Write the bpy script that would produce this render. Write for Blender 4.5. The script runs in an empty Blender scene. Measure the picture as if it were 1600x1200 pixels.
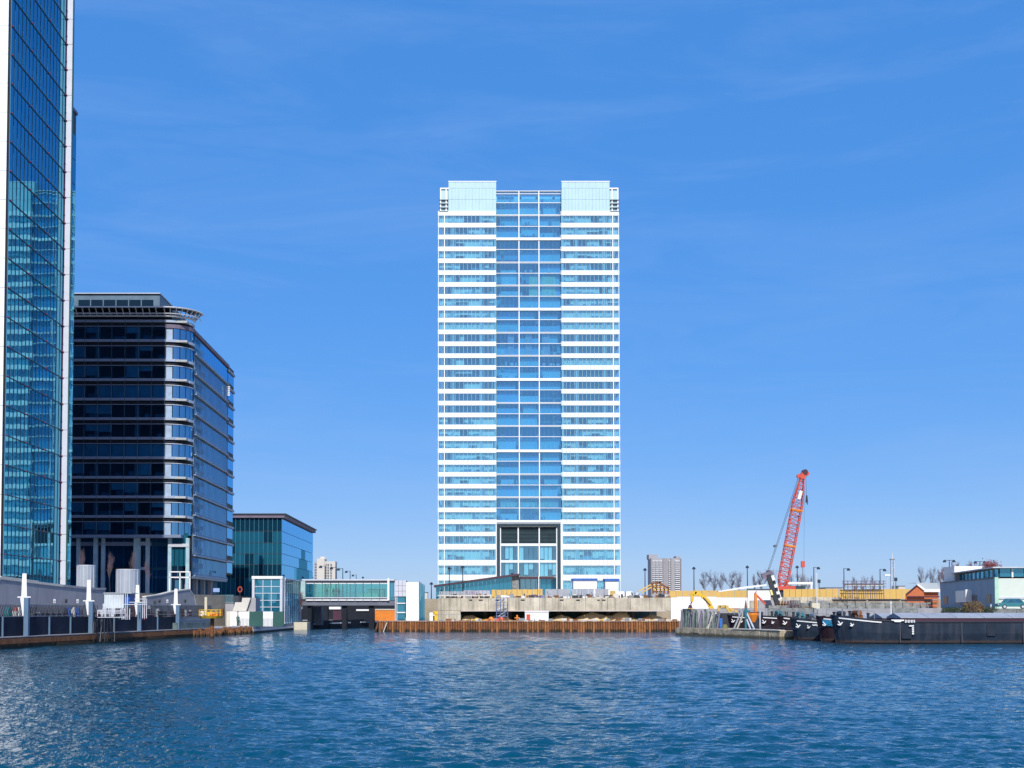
import bpy, bmesh, math, random
import numpy as np
from mathutils import Vector, Matrix
random.seed(7)
S = bpy.context.scene
C = S.collection
# ------------------------------------------------------------------ camera
H = 3.6; FOC = 2000.0; PITCH = math.radians(2.4); CX0 = 725.0
CY0 = 948.0 - FOC*math.tan(PITCH)
cd = bpy.data.cameras.new('camera'); cam = bpy.data.objects.new('camera', cd); C.objects.link(cam)
cam.location = (0, 0, H); cam.rotation_euler = (math.pi/2 + PITCH, 0, 0)
cd.sensor_width = 36; cd.lens = 36*FOC/1600
cd.shift_x = (800-CX0)/1600; cd.shift_y = (CY0-600)/1600
cd.clip_start = 0.5; cd.clip_end = 12000
S.camera = cam
S.render.resolution_x = 1024; S.render.resolution_y = 768
# ------------------------------------------------------------------ sky, sun, exposure
SUN_EL = math.radians(40); SUN_AZ = math.radians(179.2)      # compass-like: the sun stands behind the camera (-Y)
w = bpy.data.worlds.new('World'); S.world = w; w.use_nodes = True
nt = w.node_tree; nt.nodes.clear()
sky = nt.nodes.new('ShaderNodeTexSky'); sky.sky_type = 'NISHITA'; sky.sun_disc = False
sky.sun_elevation = SUN_EL; sky.sun_rotation = SUN_AZ
sky.altitude = 0; sky.air_density = 0.6; sky.dust_density = 1.0; sky.ozone_density = 10.0
gam = nt.nodes.new('ShaderNodeGamma'); gam.inputs['Gamma'].default_value = 0.245      # the strong tone curve of the photograph's sky
hsv = nt.nodes.new('ShaderNodeHueSaturation'); hsv.inputs['Saturation'].default_value = 2.56; hsv.inputs['Value'].default_value = 5.8; hsv.inputs['Hue'].default_value = 0.519
bg = nt.nodes.new('ShaderNodeBackground'); bg.inputs['Strength'].default_value = 0.10
wo = nt.nodes.new('ShaderNodeOutputWorld')
nt.links.new(sky.outputs[0], gam.inputs[0]); nt.links.new(gam.outputs[0], hsv.inputs['Color'])
tc = nt.nodes.new('ShaderNodeTexCoord'); vs_ = nt.nodes.new('ShaderNodeVectorMath'); vs_.operation = 'MULTIPLY'; vs_.inputs[1].default_value = (1.6, 1.6, 9.0)
cn = nt.nodes.new('ShaderNodeTexNoise'); cn.inputs['Scale'].default_value = 2.2; cn.inputs['Detail'].default_value = 7; cn.inputs['Roughness'].default_value = 0.62; cn.inputs['Distortion'].default_value = 0.7
cm = nt.nodes.new('ShaderNodeMapRange'); cm.inputs[1].default_value = 0.45; cm.inputs[2].default_value = 0.8; cm.inputs[4].default_value = 0.22
cx_ = nt.nodes.new('ShaderNodeMix'); cx_.data_type = 'RGBA'; cx_.inputs[7].default_value = (3.6, 5.4, 9.0, 1)      # thin high cirrus
nt.links.new(tc.outputs['Generated'], vs_.inputs[0]); nt.links.new(vs_.outputs[0], cn.inputs['Vector']); nt.links.new(cn.outputs['Fac'], cm.inputs[0])
nt.links.new(cm.outputs[0], cx_.inputs[0]); nt.links.new(hsv.outputs[0], cx_.inputs[6]); nt.links.new(cx_.outputs[2], bg.inputs[0]); nt.links.new(bg.outputs[0], wo.inputs[0])
sl = bpy.data.lights.new('sun', 'SUN'); sl.energy = 4.2; sl.angle = math.radians(0.5); sl.color = (1.0, 0.97, 0.91)
sun = bpy.data.objects.new('sun', sl); C.objects.link(sun)
sdir = Vector((math.sin(SUN_AZ)*math.cos(SUN_EL), math.cos(SUN_AZ)*math.cos(SUN_EL), math.sin(SUN_EL)))
sun.rotation_euler = sdir.to_track_quat('Z', 'Y').to_euler(); sun.location = (0, -50, 200)
S.view_settings.view_transform = 'Standard'; S.view_settings.look = 'None'
S.view_settings.exposure = 0.0; S.view_settings.gamma = 1.0; S.view_settings.use_curve_mapping = False
S.render.engine = 'CYCLES'

# ------------------------------------------------------------------ helpers
def P(px, py, Y):
    """world point on the plane at distance Y seen at photograph pixel px, py"""
    u = (px-CX0)/FOC; v = (CY0-py)/FOC
    t = Y/(math.cos(PITCH) - v*math.sin(PITCH))
    return Vector((u*t, Y, H + t*(v*math.cos(PITCH)+math.sin(PITCH))))
def PX(px, Y): return P(px, 930, Y).x
def PZ(py, Y): return P(725, py, Y).z
def lerp(a, b, t): return a+(b-a)*t

MATS = {}
def mat(name, col, rough=0.7, metal=0.0, var=0.18, scale=0.6, bump=0.0, streak=0.0, streak_col=None, spec=0.5, tide=None):
    if name in MATS: return MATS[name]
    m = bpy.data.materials.new(name); m.use_nodes = True; MATS[name] = m
    n = m.node_tree; b = n.nodes['Principled BSDF']; L = n.links
    b.inputs['Roughness'].default_value = rough; b.inputs['Metallic'].default_value = metal
    b.inputs['Specular IOR Level'].default_value = spec
    g = n.nodes.new('ShaderNodeNewGeometry')
    no = n.nodes.new('ShaderNodeTexNoise'); no.inputs['Scale'].default_value = scale; no.inputs['Detail'].default_value = 6; no.inputs['Roughness'].default_value = 0.65
    L.new(g.outputs['Position'], no.inputs['Vector'])
    mp = n.nodes.new('ShaderNodeMapRange'); mp.inputs[1].default_value = 0.3; mp.inputs[2].default_value = 0.7
    L.new(no.outputs['Fac'], mp.inputs[0])
    mx = n.nodes.new('ShaderNodeMix'); mx.data_type = 'RGBA'
    mx.inputs[6].default_value = (*[c*(1-var) for c in col], 1); mx.inputs[7].default_value = (*[min(1, c*(1+var)) for c in col], 1)
    L.new(mp.outputs[0], mx.inputs[0]); out = mx.outputs[2]
    if streak:
        vm = n.nodes.new('ShaderNodeVectorMath'); vm.operation = 'MULTIPLY'; vm.inputs[1].default_value = (1.6, 1.6, 0.12)
        L.new(g.outputs['Position'], vm.inputs[0])
        n2 = n.nodes.new('ShaderNodeTexNoise'); n2.inputs['Scale'].default_value = 1.0; n2.inputs['Detail'].default_value = 5
        L.new(vm.outputs[0], n2.inputs['Vector'])
        m2 = n.nodes.new('ShaderNodeMapRange'); m2.inputs[1].default_value = 0.48; m2.inputs[2].default_value = 0.68; m2.inputs[4].default_value = streak
        L.new(n2.outputs['Fac'], m2.inputs[0])
        x2 = n.nodes.new('ShaderNodeMix'); x2.data_type = 'RGBA'
        sc = streak_col or tuple(c*0.35 for c in col)
        x2.inputs[7].default_value = (*sc, 1); L.new(out, x2.inputs[6]); L.new(m2.outputs[0], x2.inputs[0]); out = x2.outputs[2]
    if tide:      # weed and damp left by the water level
        sx = n.nodes.new('ShaderNodeSeparateXYZ'); L.new(g.outputs['Position'], sx.inputs[0])
        n5 = n.nodes.new('ShaderNodeTexNoise'); n5.inputs['Scale'].default_value = 2.5; n5.inputs['Detail'].default_value = 4; L.new(g.outputs['Position'], n5.inputs['Vector'])
        ma = n.nodes.new('ShaderNodeMath'); ma.operation = 'MULTIPLY_ADD'; ma.inputs[1].default_value = -0.5; L.new(n5.outputs['Fac'], ma.inputs[0]); L.new(sx.outputs[2], ma.inputs[2])
        m5 = n.nodes.new('ShaderNodeMapRange'); m5.inputs[1].default_value = -0.02; m5.inputs[2].default_value = 0.16; m5.inputs[3].default_value = 0.9; m5.inputs[4].default_value = 0.0
        L.new(ma.outputs[0], m5.inputs[0]); x5 = n.nodes.new('ShaderNodeMix'); x5.data_type = 'RGBA'; x5.inputs[7].default_value = (*tide, 1)
        L.new(m5.outputs[0], x5.inputs[0]); L.new(out, x5.inputs[6]); out = x5.outputs[2]
    L.new(out, b.inputs['Base Color'])
    if bump:
        n3 = n.nodes.new('ShaderNodeTexNoise'); n3.inputs['Scale'].default_value = scale*6; n3.inputs['Detail'].default_value = 4
        L.new(g.outputs['Position'], n3.inputs['Vector'])
        bp = n.nodes.new('ShaderNodeBump'); bp.inputs['Strength'].default_value = bump; bp.inputs['Distance'].default_value = 0.1
        L.new(n3.outputs['Fac'], bp.inputs['Height']); L.new(bp.outputs[0], b.inputs['Normal'])
    return m

def glass(name, tint, refl, base_fac, ior=1.6, rough=0.02, opaque=None, wobble=0.0, wscale=0.3):
    """see-through pane: tinted transparency plus reflection; with opaque=colour the pane is a coated mirror glass over a dark interior"""
    if name in MATS: return MATS[name]
    m = bpy.data.materials.new(name); m.use_nodes = True; MATS[name] = m
    n = m.node_tree; n.nodes.clear(); L = n.links
    o = n.nodes.new('ShaderNodeOutputMaterial')
    gl = n.nodes.new('ShaderNodeBsdfGlossy'); gl.inputs['Color'].default_value = (*refl, 1); gl.inputs['Roughness'].default_value = rough
    if opaque: t = n.nodes.new('ShaderNodeBsdfDiffuse'); t.inputs['Color'].default_value = (*opaque, 1)
    else: t = n.nodes.new('ShaderNodeBsdfTransparent'); t.inputs['Color'].default_value = (*tint, 1)
    f = n.nodes.new('ShaderNodeFresnel'); f.inputs['IOR'].default_value = ior
    ad = n.nodes.new('ShaderNodeMath'); ad.operation = 'ADD'; ad.use_clamp = True; ad.inputs[1].default_value = base_fac
    L.new(f.outputs[0], ad.inputs[0])
    mx = n.nodes.new('ShaderNodeMixShader'); L.new(ad.outputs[0], mx.inputs[0]); L.new(t.outputs[0], mx.inputs[1]); L.new(gl.outputs[0], mx.inputs[2])
    if wobble:
        g = n.nodes.new('ShaderNodeNewGeometry'); no = n.nodes.new('ShaderNodeTexNoise'); no.inputs['Scale'].default_value = wscale; no.inputs['Detail'].default_value = 2
        L.new(g.outputs['Position'], no.inputs['Vector'])
        bp = n.nodes.new('ShaderNodeBump'); bp.inputs['Strength'].default_value = wobble; bp.inputs['Distance'].default_value = 0.05
        L.new(no.outputs['Fac'], bp.inputs['Height']); L.new(bp.outputs[0], gl.inputs['Normal'])
    L.new(mx.outputs[0], o.inputs[0]); return m

W = {}     # world positions of every object built
def thing(name, label, cat, loc, group=None):
    o = bpy.data.objects.new(name, None); C.objects.link(o); o.empty_display_size = 0.5
    o.location = loc; o['label'] = label; o['category'] = cat
    if group: o['group'] = group
    W[o.name] = Vector(loc); return o
def tag(o, label, cat, group=None):
    o['label'] = label; o['category'] = cat
    if group: o['group'] = group
    return o
def structure(o): o['kind'] = 'structure'; return o
def stuff(o): o['kind'] = 'stuff'; return o
def piece(name, me, loc, parent=None, rz=0, label=None):
    o = bpy.data.objects.new(name, me); C.objects.link(o)
    loc = Vector(loc); W[o.name] = loc
    if parent is not None: o.parent = parent; loc = loc - W[parent.name]
    o.location = loc
    if rz: o.rotation_euler = (0, 0, rz)
    if label: o['label'] = label
    return o
class MB:
    def __init__(s): s.v = []; s.f = []
    def add(s, vs, fs):
        k = len(s.v); s.v += [Vector(v) for v in vs]; s.f += [tuple(i+k for i in f) for f in fs]; return s
    def box(s, x0, x1, y0, y1, z0, z1):
        x0, x1 = min(x0, x1), max(x0, x1); y0, y1 = min(y0, y1), max(y0, y1); z0, z1 = min(z0, z1), max(z0, z1)
        return s.add([(x0,y0,z0),(x1,y0,z0),(x1,y1,z0),(x0,y1,z0),(x0,y0,z1),(x1,y0,z1),(x1,y1,z1),(x0,y1,z1)],
                     [(0,3,2,1),(4,5,6,7),(0,1,5,4),(1,2,6,5),(2,3,7,6),(3,0,4,7)])
    def prism(s, poly, z0, z1):
        n = len(poly)
        a = sum(poly[i][0]*poly[(i+1)%n][1]-poly[(i+1)%n][0]*poly[i][1] for i in range(n))
        if a < 0: poly = poly[::-1]
        z0f = z0 if callable(z0) else (lambda p: z0); z1f = z1 if callable(z1) else (lambda p: z1)
        vs = [(p[0], p[1], z0f(p)) for p in poly] + [(p[0], p[1], z1f(p)) for p in poly]
        return s.add(vs, [tuple(range(n))[::-1], tuple(range(n, 2*n))] + [(i, (i+1)%n, (i+1)%n+n, i+n) for i in range(n)])
    def xprism(s, poly, y0, y1):
        """outline in the X-Z plane given depth along Y"""
        n = len(poly); y0, y1 = min(y0, y1), max(y0, y1)
        a = sum(poly[i][0]*poly[(i+1)%n][1]-poly[(i+1)%n][0]*poly[i][1] for i in range(n))
        if a < 0: poly = poly[::-1]
        vs = [(p[0], y0, p[1]) for p in poly] + [(p[0], y1, p[1]) for p in poly]
        return s.add(vs, [tuple(range(n)), tuple(range(n, 2*n))[::-1]] + [((i+1)%n, i, i+n, (i+1)%n+n) for i in range(n)])
    def tube(s, a, b, r, n=6, r2=None, cap=True):
        a = Vector(a); b = Vector(b); d = (b-a)
        if d.length < 1e-6: return s
        q = d.to_track_quat('Z', 'Y'); r2 = r if r2 is None else r2
        vs = []
        for (c, rr) in ((a, r), (b, r2)):
            for i in range(n):
                t = 2*math.pi*i/n; vs.append(c + q @ Vector((rr*math.cos(t), rr*math.sin(t), 0)))
        fs = [(i, (i+1)%n, (i+1)%n+n, i+n) for i in range(n)]
        if cap: fs += [tuple(range(n))[::-1], tuple(range(n, 2*n))]
        return s.add(vs, fs)
    def path(s, pts, r, n=6):
        for i in range(len(pts)-1): s.tube(pts[i], pts[i+1], r, n)
        return s
    def bar(s, a, b, w, h=None):
        """square bar between two points"""
        h = h or w; a = Vector(a); b = Vector(b); q = (b-a).to_track_quat('Z', 'Y'); vs = []
        for c in (a, b):
            for (i, j) in ((-1,-1),(1,-1),(1,1),(-1,1)): vs.append(c + q @ Vector((i*w/2, j*h/2, 0)))
        return s.add(vs, [(3,2,1,0),(4,5,6,7),(0,1,5,4),(1,2,6,5),(2,3,7,6),(3,0,4,7)])
    def quadstrip(s, A, B, thick=None):
        k = len(A); s.add(list(A)+list(B), [(i, i+1, i+1+k, i+k) for i in range(k-1)]); return s
    def mesh(s, name, m, origin=None):
        me = bpy.data.meshes.new(name)
        o = Vector(origin) if origin is not None else Vector((0,0,0))
        me.from_pydata([tuple(v-o) for v in s.v], [], s.f); me.update(); me.materials.append(m); return me
    def build(s, name, m, parent=None, label=None, smooth=False):
        xs = [v.x for v in s.v]; ys = [v.y for v in s.v]; zs = [v.z for v in s.v]
        o = Vector(((min(xs)+max(xs))/2, (min(ys)+max(ys))/2, min(zs)))
        me = s.mesh(name, m, o)
        if smooth:
            for p in me.polygons: p.use_smooth = True
        return piece(name, me, o, parent, label=label)
def B(name, m, parent, x0, x1, y0, y1, z0, z1, label=None):
    return MB().box(x0, x1, y0, y1, z0, z1).build(name, m, parent, label)
def boxmesh(name, m, w, d, h):     # base centre at origin
    return MB().box(-w/2, w/2, -d/2, d/2, 0, h).mesh(name, m)
def copy_tree(o, loc, label=None, parent=None, rz=None):
    c = o.copy(); C.objects.link(c)
    if parent is None:
        c.location = loc; W[c.name] = Vector(loc)
        if rz is not None: c.rotation_euler = (0, 0, rz)
        if label: c['label'] = label
    else: c.parent = parent
    for ch in list(o.children): copy_tree(ch, None, None, c)
    return c

# ------------------------------------------------------------------ materials
white_clad = mat('white_cladding', (0.80,0.82,0.83), 0.45, var=0.03, scale=0.2)
white_paint = mat('white_paint', (0.80,0.80,0.78), 0.5, var=0.06, scale=0.8)
cream = mat('cream_render', (0.62,0.55,0.42), 0.8, var=0.08)
pale_panel = mat('pale_top_panel', (0.42,0.60,0.66), 0.35, var=0.05, scale=0.2)
steel = mat('grey_steel', (0.30,0.32,0.34), 0.45, metal=0.6, var=0.1)
light_steel = mat('light_steel', (0.62,0.64,0.68), 0.4, metal=0.3, var=0.08)
dark_metal = mat('dark_metal', (0.035,0.04,0.05), 0.5, metal=0.2)
portal_m = mat('portal_granite', (0.03,0.055,0.075), 0.6, spec=0.2, var=0.2)
louvre_m = mat('louvre_metal', (0.06,0.10,0.12), 0.5, metal=0.3)
office_blue = mat('office_partition', (0.20,0.58,0.80), 0.8, var=0.12, scale=0.15)
office_pale = mat('office_blind', (0.68,0.84,0.86), 0.7, var=0.06, scale=0.4)
furn = mat('office_furniture', (0.12,0.34,0.50), 0.7, var=0.3)
slab_m = mat('floor_slab', (0.42,0.45,0.46), 0.8)
pink_b = mat('pink_banner', (0.88,0.60,0.66), 0.7)
yellow_b = mat('yellow_screen', (0.85,0.88,0.55), 0.7)
cyan_b = mat('cyan_curtain', (0.60,0.86,0.90), 0.7)
concrete = mat('weathered_concrete', (0.50,0.45,0.35), 0.9, var=0.30, scale=0.5, bump=0.4, streak=0.55, streak_col=(0.14,0.12,0.09))
quay_conc = mat('quay_concrete', (0.34,0.33,0.345), 0.85, tide=(0.02,0.022,0.012), var=0.12, scale=0.4, bump=0.2, streak=0.2)
jetty_m = mat('jetty_concrete', (0.52,0.43,0.29), 0.9, tide=(0.08,0.07,0.045), var=0.3, scale=1.0, bump=0.5, streak=0.6, streak_col=(0.10,0.08,0.05))
coping_m = mat('pale_coping', (0.62,0.58,0.50), 0.8, var=0.1)
rust = mat('rusty_steel', (0.23,0.09,0.033), 0.85, tide=(0.02,0.022,0.012), var=0.4, scale=2.0, bump=0.3, streak=0.6, streak_col=(0.09,0.035,0.015))
rust2 = mat('rusty_fender', (0.20,0.085,0.03), 0.85, tide=(0.02,0.022,0.012), var=0.5, scale=1.5, bump=0.4, streak=0.6, streak_col=(0.05,0.02,0.012))
navy = mat('navy_panel', (0.010,0.016,0.035), 0.6, spec=0.15, var=0.25, streak=0.2, streak_col=(0.04,0.05,0.07))
navy_post = mat('slate_post', (0.10,0.17,0.26), 0.5, var=0.1)
gravel = mat('made_ground', (0.32,0.27,0.20), 0.95, var=0.25, scale=0.4, bump=0.5)
sand = mat('sand_heap', (0.66,0.50,0.28), 0.95, var=0.18, scale=1.0, bump=0.4)
orange_h = mat('ochre_hoarding', (0.62,0.40,0.11), 0.7, var=0.08, scale=0.5, streak=0.12)
grey_h = mat('grey_hoarding', (0.36,0.37,0.40), 0.7, var=0.08)
yellow_p = mat('yellow_paint', (0.72,0.45,0.03), 0.45, var=0.12, scale=2)
orange_p = mat('orange_paint', (0.72,0.22,0.02), 0.5, var=0.12, scale=2)
red_p = mat('red_paint', (0.60,0.085,0.05), 0.45, var=0.12, scale=2)
blue_p = mat('blue_paint', (0.03,0.12,0.42), 0.5, var=0.1)
scaf_blue = mat('blue_grey_scaffold', (0.12,0.16,0.30), 0.5)
hull_m = mat('barge_hull', (0.018,0.030,0.05), 0.6, tide=(0.07,0.05,0.045), spec=0.2, var=0.3, scale=0.9, bump=0.15, streak=0.5, streak_col=(0.06,0.065,0.08))
hull2 = mat('barge_hull_maroon', (0.028,0.014,0.02), 0.6, tide=(0.07,0.05,0.045), spec=0.2, var=0.3, scale=0.9, streak=0.4, streak_col=(0.07,0.05,0.05))
hatch_m = mat('hatch_cover', (0.34,0.36,0.40), 0.6, var=0.12, scale=0.5, streak=0.2)
coaming_m = mat('maroon_coaming', (0.06,0.015,0.035), 0.5)
teal_p = mat('teal_paint', (0.03,0.17,0.20), 0.5)
green_p = mat('dark_green_panel', (0.02,0.09,0.075), 0.5, var=0.15)
brick_m = mat('orange_brick', (0.52,0.15,0.06), 0.85, var=0.15, scale=2)
rooft = mat('grey_roof', (0.35,0.38,0.38), 0.7, var=0.08)
slate_wall = mat('slate_blue_cladding', (0.20,0.30,0.40), 0.6, var=0.06)
mint_wall = mat('pale_green_cladding', (0.60,0.66,0.58), 0.6, var=0.05)
rubble = mat('grey_rubble', (0.22,0.23,0.22), 0.95, var=0.5, scale=1.4, bump=0.6)
plant_g = mat('scrub_leaves', (0.05,0.075,0.03), 0.9, var=0.4, scale=1.5)
bush_o = mat('ochre_twigs', (0.22,0.13,0.03), 0.9, var=0.4, scale=2)
bush_r = mat('pink_twigs', (0.25,0.07,0.07), 0.9, var=0.3, scale=2)
bark = mat('bare_bark', (0.13,0.10,0.13), 0.9, var=0.3)
bark_r = mat('reddish_bark', (0.17,0.12,0.13), 0.9, var=0.3)
drum_m = mat('ribbed_steel_drum', (0.48,0.52,0.56), 0.35, metal=0.5, var=0.08, streak=0.2)
far_cream = mat('far_cream_block', (0.55,0.52,0.47), 0.9, var=0.05)
far_grey = mat('far_concrete', (0.34,0.33,0.35), 0.9, var=0.08)
far_dark = mat('far_window', (0.10,0.13,0.18), 0.4)
lamp_m = mat('lamp_post_paint', (0.02,0.035,0.06), 0.5)
rope_m = mat('wire_rope', (0.12,0.14,0.18), 0.5)
tank_m = mat('white_tank', (0.82,0.83,0.82), 0.4, var=0.05)
cloth_d = mat('dark_clothes', (0.03,0.04,0.05), 0.9)
skin_m = mat('skin', (0.45,0.28,0.20), 0.6)
post_g = mat('green_grey_steel_pile', (0.10,0.14,0.13), 0.7, var=0.5, scale=1.5, streak=0.5, streak_col=(0.20,0.17,0.15))
b2_dark = mat('dark_spandrel', (0.012,0.016,0.024), 0.5, spec=0.2)
b2_band = mat('mauve_grey_band', (0.22,0.27,0.38), 0.4, metal=0.2, var=0.05)
b2_int = mat('dim_interior', (0.04,0.15,0.25), 0.9, var=0.3, scale=0.3)
b2_blind = mat('grey_blind', (0.50,0.75,0.85), 0.8)
parapet_m = mat('pinkish_parapet', (0.16,0.13,0.18), 0.7)
g_tower = glass('tower_glass', (0.78,0.95,1.0), (0.62,0.90,1.0), 0.14, 1.5, wobble=0.03)
g_atrium = glass('atrium_glass', (0.62,0.90,1.0), (0.45,0.80,1.0), 0.20, 1.5, wobble=0.03)
g_left = glass('blue_mirror_glass', None, (0.17,0.55,0.74), 0.40, 2.0, opaque=(0.004,0.025,0.04), wobble=0.07, wscale=0.35)
g_dark = glass('dark_office_glass', (0.45,0.75,0.90), (0.40,0.70,0.95), 0.09, 1.5)
g_side = glass('blue_side_glass', None, (0.27,0.60,0.88), 0.42, 2.0, opaque=(0.02,0.05,0.08), wobble=0.15)
g_teal = glass('teal_glass', None, (0.20,0.58,0.78), 0.26, 1.7, opaque=(0.015,0.12,0.18), wobble=0.12)
g_bridge = glass('bridge_glass', (0.55,0.85,0.85), (0.7,0.9,0.9), 0.10, 1.5)

# ------------------------------------------------------------------ water
def make_water():
    m = bpy.data.materials.new('dock_water'); m.use_nodes = True
    n = m.node_tree; b = n.nodes['Principled BSDF']; L = n.links
    b.inputs['Base Color'].default_value = (0.0, 0.055, 0.10, 1); b.inputs['Roughness'].default_value = 0.03
    b.inputs['IOR'].default_value = 1.33
    g = n.nodes.new('ShaderNodeNewGeometry')
    prev = None
    for (sx, sy, sc, dist, det) in ((1.0, 1.0, 2.4, 0.12, 3), (1.0, 1.0, 7.0, 0.035, 2)):
        vm = n.nodes.new('ShaderNodeVectorMath'); vm.operation = 'MULTIPLY'; vm.inputs[1].default_value = (sx, sy, 1)
        L.new(g.outputs['Position'], vm.inputs[0])
        no = n.nodes.new('ShaderNodeTexNoise'); no.inputs['Scale'].default_value = sc; no.inputs['Detail'].default_value = det
        no.inputs['Distortion'].default_value = 0.3
        L.new(vm.outputs[0], no.inputs['Vector'])
        bp = n.nodes.new('ShaderNodeBump'); bp.inputs['Strength'].default_value = 1.0; bp.inputs['Distance'].default_value = dist
        L.new(no.outputs['Fac'], bp.inputs['Height'])
        if prev: L.new(prev.outputs[0], bp.inputs['Normal'])
        prev = bp
    L.new(prev.outputs[0], b.inputs['Normal'])
    # wind waves as real relief: rows and columns get wider with distance, short waves fade where the grid is too coarse
    rg = np.random.RandomState(4)
    NR, NC = 900, 620
    ys = 12*np.power(205/12, np.arange(NR)/(NR-1)); ts = np.linspace(-.62, .62, NC)
    Y = np.repeat(ys[:, None], NC, 1); X = Y*ts[None, :]
    dy = Y*(math.log(205/12)/(NR-1)); dx = Y*(ts[1]-ts[0]); sp = np.maximum(dy, dx)
    Z = np.zeros_like(X); N = 150
    for i in range(N):
        lam = .18*math.exp(rg.rand()**1.25*math.log(1.9/.18)); k = 2*math.pi/lam
        a = math.radians(84+rg.normal(0, 32)); slope = .34*math.sqrt(2/N)*(1.1 if lam < 1.0 else .6)
        ph = k*(X*math.cos(a)+Y*math.sin(a))+rg.rand()*6.283+.6*np.sin(X*.21*rg.rand()+Y*.17+i)
        w1 = np.clip(lam/sp/2.2-1, 0, 1)
        Z += w1*(slope/k)*(2*np.power((np.sin(ph)+1)/2, 2.0)-.75)
    patch = .75+.35*np.sin(X*.11+np.sin(Y*.07)*2)*np.sin(Y*.05+X*.03+1)
    Z *= patch
    V = np.stack([X, Y, Z], -1).reshape(-1, 3)
    idx = np.arange(NR*NC).reshape(NR, NC)
    F = np.stack([idx[:-1, :-1], idx[:-1, 1:], idx[1:, 1:], idx[1:, :-1]], -1).reshape(-1, 4)
    V = np.concatenate([V, np.array([(-400,-60,-.3),(400,-60,-.3),(400,275,-.3),(-400,275,-.3)])]); n0 = NR*NC
    F = np.concatenate([F, [[n0, n0+1, n0+2, n0+3]]])
    me = bpy.data.meshes.new('water'); me.vertices.add(len(V)); me.vertices.foreach_set('co', V.astype(np.float32).ravel())
    me.loops.add(F.size); me.loops.foreach_set('vertex_index', F.astype(np.int32).ravel())
    me.polygons.add(len(F)); me.polygons.foreach_set('loop_start', np.arange(0, F.size, 4, dtype=np.int32))
    me.update(calc_edges=True); me.polygons.foreach_set('use_smooth', np.ones(len(F), bool)); me.materials.append(m)
    structure(piece('water', me, (0, 0, 0)))
make_water()

# quay frame on the left bank
QA = Vector((-39.0, 107.5, 0)); QU = Vector((10.8, 63.5, 0)).normalized(); QN = Vector((-QU.y, QU.x, 0))
def Q(s, d, z=0): p = QA + QU*s + QN*d; return Vector((p.x, p.y, z))
def qs(px, d):
    """distance along the quay where the line of sight of column px meets the line set back by d"""
    k = (px-CX0)/FOC; o = QA + QN*d
    return (k*o.y - o.x)/(QU.x - k*QU.y)
def qpt(px, py, d):
    p = Q(qs(px, d), d); q = P(px, py, p.y); return Vector((p.x, p.y, q.z))
def xy(v): return (v.x, v.y)
# ground sheets and banks
dk = MB().prism([xy(Q(-90,6)), xy(Q(70,6)), (-34,262), (-3.8,262), (-3.8,216), (60,216), (60,262), (4000,262), (4000,6000), (-4000,6000), (-4000,18)], -1.5, 5.2)
structure(dk.build('ground', gravel))
lq = MB().prism([xy(Q(-90,0.35)), xy(Q(64.2,0.35)), (-27.6,206), (-16.9,250), (-12.3,262.5), (-34,262), xy(Q(70,6.5)), xy(Q(-90,6.5))], -1.4, 0.95)
structure(lq.build('quay', quay_conc))
pf = MB().prism([(PX(592,185.6), 185.6), (31.5,185.6), (60,185.6), (60,216.5), (-3.8,216.5), (-3.8,262.5), (-12.3,262.5)], -1.4, 1.38)
structure(pf.build('work_platform', gravel))
bank = MB().prism([(31.6,178), (260,178), (260,262.5), (60.2,262.5), (60.2,216.6), (58,216),(31.6,185.5)], -1.3, 3.3)
structure(bank.build('bank', gravel))

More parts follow.
